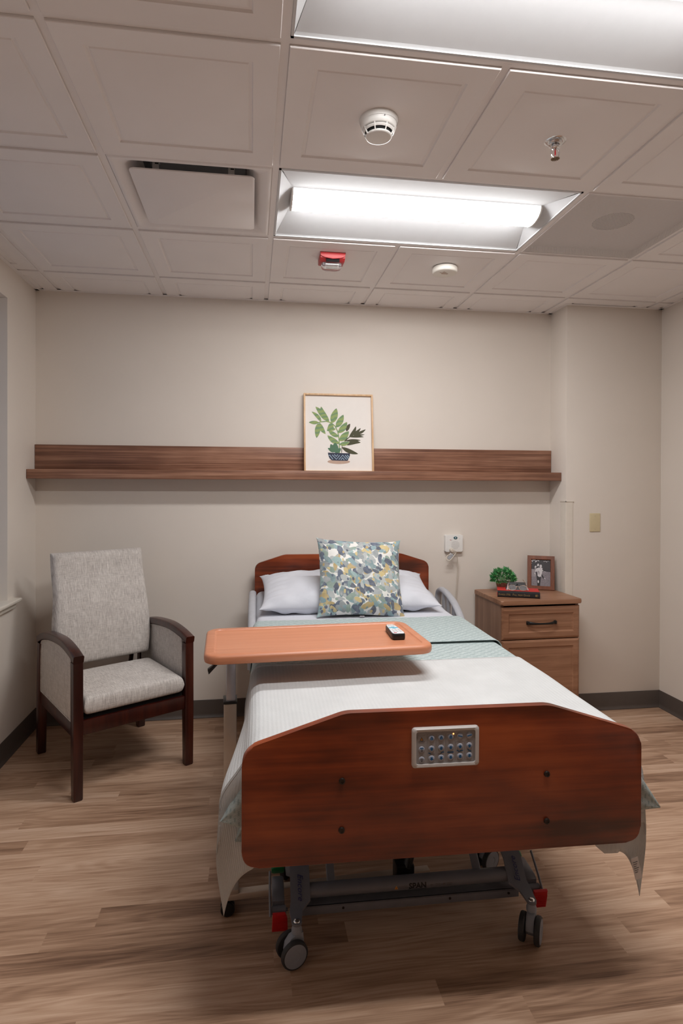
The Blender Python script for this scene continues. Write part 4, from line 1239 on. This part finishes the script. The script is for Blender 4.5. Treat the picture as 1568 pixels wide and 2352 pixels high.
# corner ears at the foot: folded cloth pulled out past the mattress corners
def ear(sx, tip, top, bot, depth):
    tx, tz = tip
    def f(u, v):
        a = math.pi * u
        y = lerp(-1.0, -.90 + .0, .5 - .5 * math.cos(a)) if v < 1 else -.965
        zt_, zb_ = top[1], bot[1]
        z0 = lerp(zt_, zb_, u)
        x0 = lerp(top[0], bot[0], u)
        yy = lerp(lerp(-.985, -1.028, math.sin(a)), -1.018, v)
        fold = .010 * math.sin(u * 9) * (1 - v)
        return Vector((lerp(x0, tx, v), yy - fold, lerp(z0, tz, v) + .012 * math.sin(u * 7) * v * (1 - v)))
    mb.grid(f, frange(0, 1, 14), frange(0, 1, 10), uvf=lambda u, v: (u * .16 + .3, v * .12))
    def fb(u, v):
        p = f(u, v); p.y += .030 * (1 - v) + .004; return p
    mb.grid(fb, frange(0, 1, 14), frange(0, 1, 10), uvf=lambda u, v: (u * .16 + .3, v * .12))
ear(-1, (-.617, .556), (-.545, .655), (-.540, .505), .1)
ear(-1, (-.578, .500), (-.545, .60), (-.540, .478), .1)
ear(1, (.634, .512), (.560, .640), (.562, .488), .1)
cv = mb.build('coverlet', MAT['coverlet'], None, (BX, BY, 0), BR, smooth=50, solid=.0022)
tag(cv, 'sage green textured coverlet folded back across the bed below the pillow', 'coverlet')

# white ribbed blanket over the foot half of the bed
HB, YFE, WB, rB = -.335, -.990, .549, .045
tF = HB - YFE
def blanket(sv, t):
    a = abs(sv); sg = 1 if sv >= 0 else -1
    du, dv = a - (WB - rB * .43), (t - tF) * (lerp(.70, .96, ss(.40, .55, a)) if sg < 0 else lerp(.70, 1.06, ss(.37, .475, a)))
    sag = -.006 * ss(.2, tF, t) * ss(.35, .55, a)
    zt = MZ + .0125 + sag
    wr = noise.noise(Vector((sv * 3, t * 4, 7))) * .003
    if dv <= 0:
        dropped = max(0.0, a - WB)
        kf = ss(.25, 1.0, t / tF)
        flare = (.020 + .052 * kf * (1 if sg < 0 else .15)) * ss(0.0, .14, dropped) + .006 * math.sin(t * 22 + 1) * ss(.05, .3, dropped) * (1 - ss(.75, 1, t / tF))
        x, z = over_edge(sv, WB, rB, zt, 0)
        x += sg * flare
        return Vector((x, HB - t, z + wr))
    ex, ey = max(0.0, a - (WB - .03)), dv
    if ex <= 0:
        # end flap falls in the gap behind the footboard
        th = min(PI / 2, dv / .018)
        y = YFE - .018 * math.sin(th) + .006; z = zt - .018 * (1 - math.cos(th)) - max(0, dv - .028)
        return Vector((sv, y, z))
    r = math.hypot(ex, ey); an = math.atan2(ey, ex)          # 0 side, 90 end
    fall = max(0.0, r - .03)
    outx = (.072 if sg < 0 else .052) * ss(0.0, .14, fall)
    f1 = math.cos(an)
    # two soft folds in the cone
    wv = math.sin(an * 2)
    x = sg * (WB - .03 + .03 * min(1, r / .03) * f1 + outx * (f1 ** .8) + .022 * wv * ss(.05, .3, fall))
    y = YFE - .012 + .012 * f1 + .010 * (1 - math.sin(an * 5.0)) * ss(.05, .35, fall) * (1 - f1)
    z = zt - min(r, .03) * .5 - fall * (1 + .09 * math.sin(an * 2))
    return Vector((x, y, z))
LD, RD, ED = .250, .275, .36
us = frange(-WB - LD, -WB + .05, 44)[:-1] + frange(-WB + .05, WB - .05, 40)[:-1] + frange(WB - .05, WB + RD, 44)
vs = frange(0, tF - .02, 34) + frange(tF, tF + ED, 30)
mb = MB().grid(blanket, us, vs)
bk = mb.build('blanket', MAT['blanket'], None, (BX, BY, 0), BR, smooth=70, solid=.0035)
tag(bk, 'white ribbed blanket spread over the foot of the bed and hanging down at both corners', 'blanket')
# care tag sewn inside the hanging right corner
q = Vector((.566, -1.012, .338))
TM = Matrix.Translation(q) @ Matrix.Rotation(math.radians(-14), 4, 'Y')
mb = MB().box(-.011, .011, -.0012, 0, -.034, .03, M=TM)
for k in range(6): mb.box(-.008, .007 - (k % 3) * .003, -.0018, -.001, .016 - k * .006, .018 - k * .006, M=TM, mi=1)
mb.build('care_tag', [MAT['satin'], MAT['grey']], bk, smooth=0)

# bed pillow
def pillow_mesh(Wd, Hd, Th, pinch, ear_, wr, seed, nu=56, nv=44, expo=2.6):
    mb = MB()
    us = [math.sin(PI / 2 * a) for a in frange(-1, 1, nu)]; vs = [math.sin(PI / 2 * a) for a in frange(-1, 1, nv)]
    def f(u, v, sd):
        x = Wd * u * (1 - pinch * (1 - v * v) * abs(u) ** 3)
        y = Hd * v * (1 - pinch * 1.2 * (1 - u * u) * abs(v) ** 3)
        k = ear_ * (abs(u) * abs(v)) ** 14
        x += (1 if u > 0 else -1) * k * Wd; y += (1 if v > 0 else -1) * k * Hd
        h = Th * (max(0, 1 - abs(u) ** expo) ** .56) * (max(0, 1 - abs(v) ** expo) ** .56)
        p = Vector((x * 6, y * 6, seed))
        h += h * .22 * noise.noise(p) + (noise.noise(p * 2.5) * wr * (1 - max(abs(u), abs(v)) ** 8))
        # pucker lines running in from the edges
        e = max(abs(u), abs(v))
        h += wr * .7 * math.sin((u if abs(v) > abs(u) else v) * 26 + seed) * ss(.55, .9, e) * (1 - ss(.9, 1, e))
        return Vector((x, y, sd * max(h, 0)))
    mb.grid(lambda u, v: f(u, v, 1), us, vs, uvf=lambda u, v: (u * Wd, v * Hd))
    mb.grid(lambda u, v: f(u, v, -1), us[::-1], vs, uvf=lambda u, v: (u * Wd + 2, v * Hd))
    bmesh.ops.remove_doubles(mb.bm, verts=mb.bm.verts, dist=1e-5)
    bmesh.ops.recalc_face_normals(mb.bm, faces=mb.bm.faces)
    return mb
pl = pillow_mesh(.488, .230, .080, .04, .02, .007, 2.0, expo=3.6)
po = pl.build('bed_pillow', MAT['sheet'], None, (.538, 3.325, .836), 0, smooth=70)
po.rotation_euler = (math.radians(13), 0, math.radians(-1.0))
tag(po, 'wide white bed pillow lying against the headboard', 'pillow')
cu = pillow_mesh(.233, .218, .080, .06, .035, .0045, 5.0, expo=2.9)
co_ = cu.build('throw_cushion', MAT['cushion'], None, (.582, 3.135, .938), 0, smooth=70)
co_.rotation_euler = (math.radians(64), math.radians(0), math.radians(0))
ME = co_.matrix_basis
MR_ = Matrix.Translation(co_.location) @ Matrix.Rotation(math.radians(2.6), 4, 'Y') @ Matrix.Rotation(math.radians(64), 4, 'X')
co_.matrix_world = MR_
tag(co_, 'square cushion printed with blue and mustard leaves, leaning on the white pillow', 'cushion')
MB().box(-.012, .013, -.2155, -.2143, .0, .020).build('satin_tag', MAT['satin'], co_)

# ================================================================== OVERBED TABLE
TX, TY, TZ = .237, 2.195, .870
obt = thing('overbed_table', 'overbed table with a peach wood-look top reaching across the bed', 'table', (TX, TY, 0), math.radians(2.6))
tw, td = .810, .392
mb = MB()
def rr3(w_, d_, z, r): return [(a, b, z) for a, b in rrect(w_, d_, r, 8)]
mb.loft([rr3(tw - .016, td - .016, TZ - .032, .045), rr3(tw - .004, td - .004, TZ - .029, .05), rr3(tw, td, TZ - .022, .052), rr3(tw, td, TZ - .010, .052), rr3(tw - .006, td - .006, TZ - .003, .05), rr3(tw - .018, td - .018, TZ, .045),
         rr3(tw - .066, td - .056, TZ, .028), rr3(tw - .072, td - .062, TZ - .0035, .026), rr3(tw - .080, td - .070, TZ - .0045, .024)], caps=True)
mb.build('tabletop', MAT['tabletop'], obt, smooth=40)
ccx = -.316
mb = MB().box(ccx - .06, ccx + .22, -.10, .10, TZ - .042, TZ - .031, bev=.002).cyl((ccx + .012, -.05, TZ - .05), (ccx + .012, .05, TZ - .05), .008, 12)
mb.build('mounting_plate', MAT['steel'], obt)
MB().box(ccx - .014, ccx + .020, -.030, .030, .60, TZ - .040, bev=.004).build('upper_column', MAT['alu'], obt)
MB().box(ccx - .024, ccx + .026, -.038, .038, .648, .656, bev=.002).build('column_collar', MAT['black'], obt)
MB().box(ccx - .022, ccx + .024, -.036, .036, .06, .648, bev=.004).build('lower_column', MAT['champagne'], obt)
mb = MB().prism([(-.010, .004), (.022, .026), (.026, .022), (-.006, -.012)], -.012, .012, 'xz', bev=.002, M=Matrix.Translation((ccx - .066, -.155, TZ - .058)))
mb.cyl((ccx - .04, -.155, TZ - .036), (ccx + .02, -.12, TZ - .036), .004, 8)
mb.build('height_lever', MAT['black'], obt)
mb = MB().box(ccx - .03, ccx + .03, -.205, .205, .058, .088, bev=.006)
for y in (-.19, .19): mb.box(ccx - .03, ccx + .70, y - .016, y + .016, .052, .074, bev=.004)
mb.build('base', MAT['champagne'], obt)
for x, y in ((ccx - .012, -.19), (ccx - .012, .19), (ccx + .68, -.19), (ccx + .68, .19)):
    c0 = MB().cyl((x, y, .030), (x, y, .056), .012, 12).build('caster', MAT['black'], obt)
    for sd in (-1, 1):
        MB().lathe([(0, -.007), (.021, -.007), (.0235, -.004), (.0235, .004), (.021, .007), (0, .007)], 24, M=Matrix.Translation((x + .004, y + sd * .011, .0235)) @ Matrix.Rotation(PI / 2, 4, 'X')).build('wheel', MAT['black'], c0, smooth=40)

# remote control on the table
rem = thing('remote_control', 'black remote control with a pale keypad face lying on the overbed table', 'remote control', (.541, 2.192, TZ - .0044), math.radians(1.0))
def rem_ring(z, ins):
    pts = []
    for a, b in rrect(2.0, 2.0, .3, 5):
        t = (b + 1) / 2
        wv = lerp(.0265, .0185, t ** 1.2) - ins
        pts.append((a * wv, lerp(-.073 + ins, .073 - ins, t), z))
    return pts
MB().loft([rem_ring(0, .003), rem_ring(.002, .001), rem_ring(.006, 0), rem_ring(.019, 0), rem_ring(.0235, .002)]).build('body', MAT['black'], rem, smooth=40)
MB().loft([rem_ring(.0232, .0028), rem_ring(.0250, .0034), rem_ring(.0254, .0045)]).build('keypad_face', MAT['remoteface'], rem, smooth=40)
for x, y, wx, wy, mt in [(0, .022, .007, .0045, 'cyan'), (0, .006, .007, .0045, 'cyan'), (-.013, .013, .006, .005, 'cyan'), (.012, .013, .006, .005, 'cyan'), (-.012, -.062, .006, .0028, 'redprint')] + \
        [(a * .012, -.014 - b * .012, .0042, .0026, 'bezel') for a in (-1, 0, 1) for b in range(4)] + [(a * .009, .055 - b * .012, .004, .0022, 'bezel') for a in (-1, 0, 1) for b in range(2)]:
    MB().prism(rrect(2 * wx, 2 * wy, min(wx, wy) * .8, 4, x, y), .0252, .0264, 'xy', bev=.0003, seg=1).build('button', MAT[mt], rem)

# ================================================================== NIGHTSTAND
NSX, NSY, NSZ = 1.700, 3.470, .762
ns = thing('nightstand', 'brown wood nightstand with a black drawer pull, in the wall recess right of the bed', 'nightstand', (NSX, NSY, 0), math.radians(1.6))
nw, nd0, nd1 = .250, -.175, .200           # half width, front, back
for sg in (-1, 1):
    MB().box(min(sg * nw, sg * (nw - .019)), max(sg * nw, sg * (nw - .019)), nd0 + .002, nd1, .05, NSZ - .026).build('side_panel', MAT['nightside'], ns)
mb = MB().box(-nw + .019, nw - .019, nd0 + .004, nd1, .05, .07).box(-nw + .019, nw - .019, nd1 - .01, nd1, .07, NSZ - .026).box(-nw + .019, nw - .019, nd0 + .01, nd1, .512, .530)
mb.build('carcass', MAT['nightwood'], ns)
MB().box(-nw + .012, nw - .012, nd0 + .03, nd1, 0, .05).build('plinth', MAT['base'], ns)
MB().prism(rrect(2 * nw + .016, nd1 - nd0 + .030, .012, 5, 0, (nd0 + nd1) / 2 - .013), NSZ - .026, NSZ, 'xy', bev=.007, seg=3).build('top', MAT['nightwood'], ns)
def raised_front(z0, z1):
    x0, x1 = -nw + .001, nw - .001
    y = nd0
    def ring(i_, dy): return [(x0 + i_, y + dy, z0 + i_), (x1 - i_, y + dy, z0 + i_), (x1 - i_, y + dy, z1 - i_), (x0 + i_, y + dy, z1 - i_)]
    return MB().loft([ring(0, 0), ring(0, -.010), ring(.012, -.0175), ring(.040, -.019), ring(.047, -.0125), ring(.056, -.0125), ring(.060, -.0135)])
drw = raised_front(.530, .722).build('drawer_front', MAT['nightwood'], ns, smooth=20)
dor = raised_front(.060, .524).build('door', MAT['nightwood'], ns, smooth=20)
def pull(parent, zc):
    n = 17
    pts, rad = [], []
    for k in range(n):
        t = k / (n - 1) * 2 - 1
        pts.append((t * .092, nd0 - .0125 - .030 * (1 - abs(t) ** 3.2), zc - .002 * (1 - t * t)))
        rad.append(.0055 + .0062 * abs(t) ** 2.2)
    mb = MB().tube(pts, rad, 12, flat=.55, upv=(0, 0, 1))
    for sg in (-1, 1): mb.box(sg * .088 - .007, sg * .088 + .007, nd0 - .03, nd0 - .010, zc - .010, zc + .010, bev=.003)
    mb.build('handle', MAT['blackmetal'], parent, smooth=50)
pull(drw, .627); pull(dor, .19)

# potted plant
plant = thing('potted_plant', 'small bushy green artificial plant in a brown clay pot on the nightstand', 'plant', (1.594, 3.570, NSZ))
MB().lathe([(0, 0), (.030, 0), (.032, .002), (.042, .045), (.044, .050), (.044, .062), (.038, .062), (.037, .052), (0, .050)], 32).build('pot', MAT['terracotta'], plant, smooth=40)
MB().lathe([(0, .056), (.037, .053)], 20).build('soil', MAT['soil'], plant)
mb = MB()
rnd = random.Random(11)
for k in range(520):
    th = rnd.uniform(0, 2 * PI); ph = math.acos(rnd.uniform(-.22, 1.0))
    d = Vector((math.sin(ph) * math.cos(th), math.sin(ph) * math.sin(th), math.cos(ph)))
    r = rnd.uniform(.72, 1.05)
    base = Vector((d.x * .074 * r, d.y * .070 * r, .080 + d.z * .066 * r))
    tip = (d + Vector((rnd.uniform(-.5, .5), rnd.uniform(-.5, .5), rnd.uniform(-.15, .5)))).normalized()
    L, Wl = rnd.uniform(.014, .024), rnd.uniform(.0045, .0075)
    sd = tip.cross(Vector((rnd.uniform(-1, 1), rnd.uniform(-1, 1), rnd.uniform(-1, 1)))).normalized()
    nn = tip.cross(sd)
    # three-pointed sprig
    for an in (-.75, 0, .75):
        dd = (tip * math.cos(an) + sd * math.sin(an)).normalized(); ss_ = dd.cross(nn).normalized()
        LL = L * (1.0 if an == 0 else .75)
        b0 = base + dd * LL * .05
        mb.poly([b0, base + dd * LL * .5 + ss_ * Wl * .55 + nn * .0015, base + dd * LL, base + dd * LL * .5 - ss_ * Wl * .55 + nn * .0015])
mb.build('foliage', MAT['leaf'], plant, smooth=0)
mb = MB()
for k in range(14):
    a = rnd.uniform(0, 2 * PI); r_ = rnd.uniform(.01, .055)
    mb.tube([(0.008 * math.cos(a), .008 * math.sin(a), .052), (r_ * .5 * math.cos(a), r_ * .5 * math.sin(a), .085), (r_ * math.cos(a), r_ * math.sin(a), .085 + (.06 - r_) * .8)], .0013, 5)
mb.build('stem', MAT['leaf'], plant)

# photo frame
pf = thing('photo_frame', 'brown wooden frame holding a black and white family photo, at the back of the nightstand', 'photo frame', (1.862, 3.590, NSZ), math.radians(-27))
fw, fh, fb = .168, .222, .025
ML = Matrix.Rotation(-math.radians(14), 4, 'X')
mb = MB()
def fr(i_, dy): return [(-fw / 2 + i_, dy, i_), (fw / 2 - i_, dy, i_), (fw / 2 - i_, dy, fh - i_), (-fw / 2 + i_, dy, fh - i_)]
mb.loft([fr(0, .006), fr(0, -.007), fr(.002, -.009), fr(fb - .003, -.009), fr(fb, -.007), fr(fb, .0)], caps=False, M=ML)
mb.box(-fw / 2 + .001, fw / 2 - .001, .0015, .006, .001, fh - .001, M=ML)
mb.build('frame', MAT['framebrown'], pf, smooth=25)
MB().prism([(-.03, .13), (.03, .13), (.035, 0), (-.035, 0)], -.0015, .0015, 'xz', M=Matrix.Translation((0, .078, .0015)) @ Matrix.Rotation(math.radians(14), 4, 'X')).build('easel_back', MAT['black'], pf)
mb = MB()
iw, ih = fw - 2 * fb, fh - 2 * fb
# coordinates from the photo: x 365..1190, y 320..1410 on the print
lz = [0.0]
def ph(x, y):
    t = (y - 320) / 1090.0
    x0, x1 = lerp(365, 418, t), lerp(1160, 1212, t)
    return ((x - x0) / (x1 - x0) - .5) * iw, fb + (1 - t) * ih
def pq(pts, mi):
    lz[0] += .00003
    mb.poly([ML @ Vector((ph(x, y)[0], -.0002 - lz[0], ph(x, y)[1])) for x, y in pts], mi)
def pe(x, y, rx, ry, mi, rot=0):
    pq([(x + rx * math.cos(a) * math.cos(rot) - ry * math.sin(a) * math.sin(rot), y + rx * math.cos(a) * math.sin(rot) + ry * math.sin(a) * math.cos(rot)) for a in frange(0, 2 * PI * 15 / 16, 16)], mi)
mb.box(-iw / 2 - .002, iw / 2 + .002, 0, .001, fb - .002, fb + ih + .002, M=ML, mi=1)
pq([(362, 320), (1162, 320), (1188, 820), (385, 760)], 0)
pq([(385, 720), (520, 730), (620, 800), (600, 1030), (404, 1040)], 3)
for x, y, rx, ry, ro in ((400, 390, 40, 20, .9), (450, 350, 50, 16, .2), (560, 400, 50, 22, -.7), (520, 345, 40, 14, .3), (660, 360, 45, 14, .5), (600, 370, 30, 12, -.4), (385, 480, 16, 10, -.6), (890, 390, 20, 10, .8), (940, 380, 24, 9, -.4), (1000, 395, 30, 12, .5), (1060, 370, 20, 8, -.2), (860, 770, 22, 22, 0), (950, 815, 50, 10, .1)):
    pe(x, y, rx, ry, 2, ro)
# the three people: dark hair and trousers, pale shirts and faces
pe(640, 560, 70, 110, 4); pe(560, 640, 60, 70, 4)
pq([(575, 840), (650, 850), (720, 1050), (760, 1410), (670, 1410), (640, 1150)], 4)
pq([(660, 1010), (805, 1010), (795, 1150), (775, 1400), (700, 1400)], 4)
pq([(810, 880), (850, 940), (950, 1090), (925, 1125), (880, 1090), (815, 970)], 4)
pe(960, 1095, 48, 16, 2, .35)
pq([(520, 660), (600, 690), (600, 790), (520, 760)], 3)
pq([(590, 700), (680, 650), (845, 660), (835, 880), (805, 1020), (730, 1045), (660, 1000), (640, 800), (560, 830), (530, 800)], 2)
pq([(660, 790), (700, 780), (735, 860), (730, 960), (690, 900)], 3)
pq([(500, 880), (530, 870), (580, 930), (560, 950)], 2)
pe(655, 545, 44, 58, 2, .1); pe(770, 590, 50, 66, 2); pe(555, 625, 38, 46, 2, .3)
for x, y in ((660, 562), (772, 605), (560, 640)): pe(x, y, 16, 6, 3)
for x, y in ((640, 535), (672, 535), (752, 578), (790, 578)): pe(x, y, 7, 4, 4)
pe(700, 1230, 30, 62, 2, -.1)
mb.build('photograph', [MAT['ph_dark'], MAT['ph_grass'], MAT['ph_light'], MAT['ph_mid'], MAT['ph_black']], pf, smooth=0)

# book
bk_w, bk_d, bk_t = .246, .158, .036
book = thing('hardcover_book', 'thick hardcover book with a black spine and red cover lying on the nightstand', 'book', (1.5965, 3.352, NSZ), math.radians(-22))
bz = bk_t
mb = MB().box(-bk_w / 2, bk_w / 2, .020, bk_d, 0, .003, bev=.0008).box(-bk_w / 2, bk_w / 2, .020, bk_d, bz - .003, bz, bev=.0008)
mb.build('cover_board', MAT['bookred'], book)
sp = [(.026, 0), (.004, 0), (-.001, .005), (-.003, bz / 2), (-.001, bz - .005), (.004, bz), (.026, bz), (.026, bz - .0032), (.008, bz - .0032), (.005, bz / 2), (.008, .0032), (.026, .0032)]
spine = MB().prism(sp, -bk_w / 2, bk_w / 2, 'yz').build('spine', MAT['bookblack'], book, smooth=30)
MB().box(-bk_w / 2 + .003, bk_w / 2 - .003, .008, bk_d - .004, .0032, bz - .0032).build('page_block', MAT['pages'], book)
mb = MB()
def fit_text(body, wd, hg, shear=0.0):
    me = text_mesh(body, .02, .0003, shear=shear)
    xs = [v.co.x for v in me.vertices]; ys = [v.co.y for v in me.vertices]
    kx, ky = wd / (max(xs) - min(xs)), hg / (max(ys) - min(ys))
    for v in me.vertices: v.co = Vector((v.co.x * kx, (v.co.y - min(ys)) * ky, v.co.z))
    return me
for body, x, wd, hg, sh_ in (('D', -.1125, .0085, .0105, 0), ('ANIELLE', -.0915, .0300, .0085, 0), ('S', -.0690, .0070, .0105, .2), ('TEEL', -.0560, .0170, .0090, .2), ('F', -.0305, .0070, .0112, 0), ('ALL', -.0180, .0165, .0082, 0),
                             ('FROM', .0103, .0270, .0082, 0), ('G', .0335, .0082, .0112, 0), ('RACE', .0520, .0250, .0082, 0)):
    mb.mesh(fit_text(body, wd, hg, sh_), Matrix.Translation((x, -.0026, bz / 2 - .0052)) @ Matrix.Rotation(PI / 2, 4, 'X'))
# publisher's mark: a half sun beside an upright
for k in range(5): mb.box(0, .0085, -.0032, -.0024, -.0008, .0008, M=Matrix.Translation((.1035, 0, bz / 2)) @ Matrix.Rotation(PI - 1.1 + .55 * k, 4, 'Y'))
mb.box(.1055, .1065, -.0032, -.0024, bz / 2 - .009, bz / 2 + .009).box(.1095, .1108, -.0032, -.0022, bz / 2 - .005, bz / 2 + .005)
mb.build('spine_lettering', MAT['gold'], spine, smooth=0)

# spectacle case on the book, glasses in front of it
cB, sB = math.cos(math.radians(-22)), math.sin(math.radians(-22))
def on_book(x, y): return (1.5965 + x * cB - y * sB, 3.352 + x * sB + y * cB, NSZ + bk_t)
case = thing('spectacle_case', 'folded grey spectacle case with a black snap lying on the book', 'spectacle case', on_book(-.005, .085), math.radians(-20))
# triangular case: faces (y, z)
c_w = .066
mb = MB()
A_, B_, C_ = (-.036, .001), (.030, .001), (.012, .046)
mb.prism([(-c_w, A_[1]), (c_w, A_[1]), (c_w * .80, .060), (-c_w * .80, .060)], -.0015, .0015, 'xz', bev=.001, M=Matrix.Translation((0, A_[0], 0)) @ Matrix.Rotation(-math.radians(47), 4, 'X'))
mb.box(-c_w, c_w, A_[0], B_[0], 0, .002)
mb.prism([(-c_w, .001), (c_w, .001), (c_w * .80, .046), (-c_w * .80, .046)], -.0015, .0015, 'xz', M=Matrix.Translation((0, B_[0], 0)) @ Matrix.Rotation(math.radians(22), 4, 'X'))
cs_o = mb.build('shell', MAT['leather'], case)
MB().cyl((0, A_[0] + .0245, .0315), (0, A_[0] + .0215, .0345), .0042, 14).build('snap_button', MAT['black'], case)
for sg in (-1, 1):
    mb = MB().prism([(sg * c_w, .001), (sg * (c_w - .010), .001), (sg * c_w * .80, .058)], -.0022, -.0012, 'xz', M=Matrix.Translation((0, A_[0], 0)) @ Matrix.Rotation(-math.radians(47), 4, 'X'))
    mb.build('lining_edge', MAT['pearl'], case)
MB().box(-c_w, c_w, A_[0] - .002, A_[0] + .001, 0, .0045, bev=.0008).build('metal_edge', MAT['chrome'], case)

gl = thing('eyeglasses', 'gold wire eyeglasses resting open on the book in front of the case', 'glasses', on_book(-.002, .036), math.radians(-20))
mb = MB()
GT = Matrix.Translation((0, 0, .0028)) @ Matrix.Rotation(math.radians(-38), 4, 'X')
def rim(sg):
    return [(sg * .032 + .0235 * math.cos(a) * (1 if abs(math.cos(a)) < .9 else 1.02), 0, .0175 + .0185 * math.sin(a)) for a in frange(0, 2 * PI * 27 / 28, 28)]
for sg in (-1, 1): mb.tube(rim(sg), .0012, 8, closed=True, M=GT)
mb.tube(spline([(-.0095, 0, .022), (-.004, -.001, .027), (.004, -.001, .027), (.0095, 0, .022)], 5), .0011, 8, M=GT)
mb.build('rim', MAT['goldwire'], gl, smooth=60)
for sg in (-1, 1):
    MB().poly([GT @ Vector(p) for p in rim(sg)]).build('lens', MAT['clear'], gl, smooth=0, solid=.0012)
    h0 = GT @ Vector((sg * .056, 0, .026))
    MB().tube(spline([GT @ Vector((sg * .0545, 0, .020)), h0, h0 + Vector((-sg * .006, .030, .012)), h0 + Vector((-sg * .014, .062, .026)), h0 + Vector((-sg * .018, .085, .030))], 5), [.0014] * 15 + [.0017] * 6, 8).build('temple', MAT['goldwire'], gl, smooth=60)
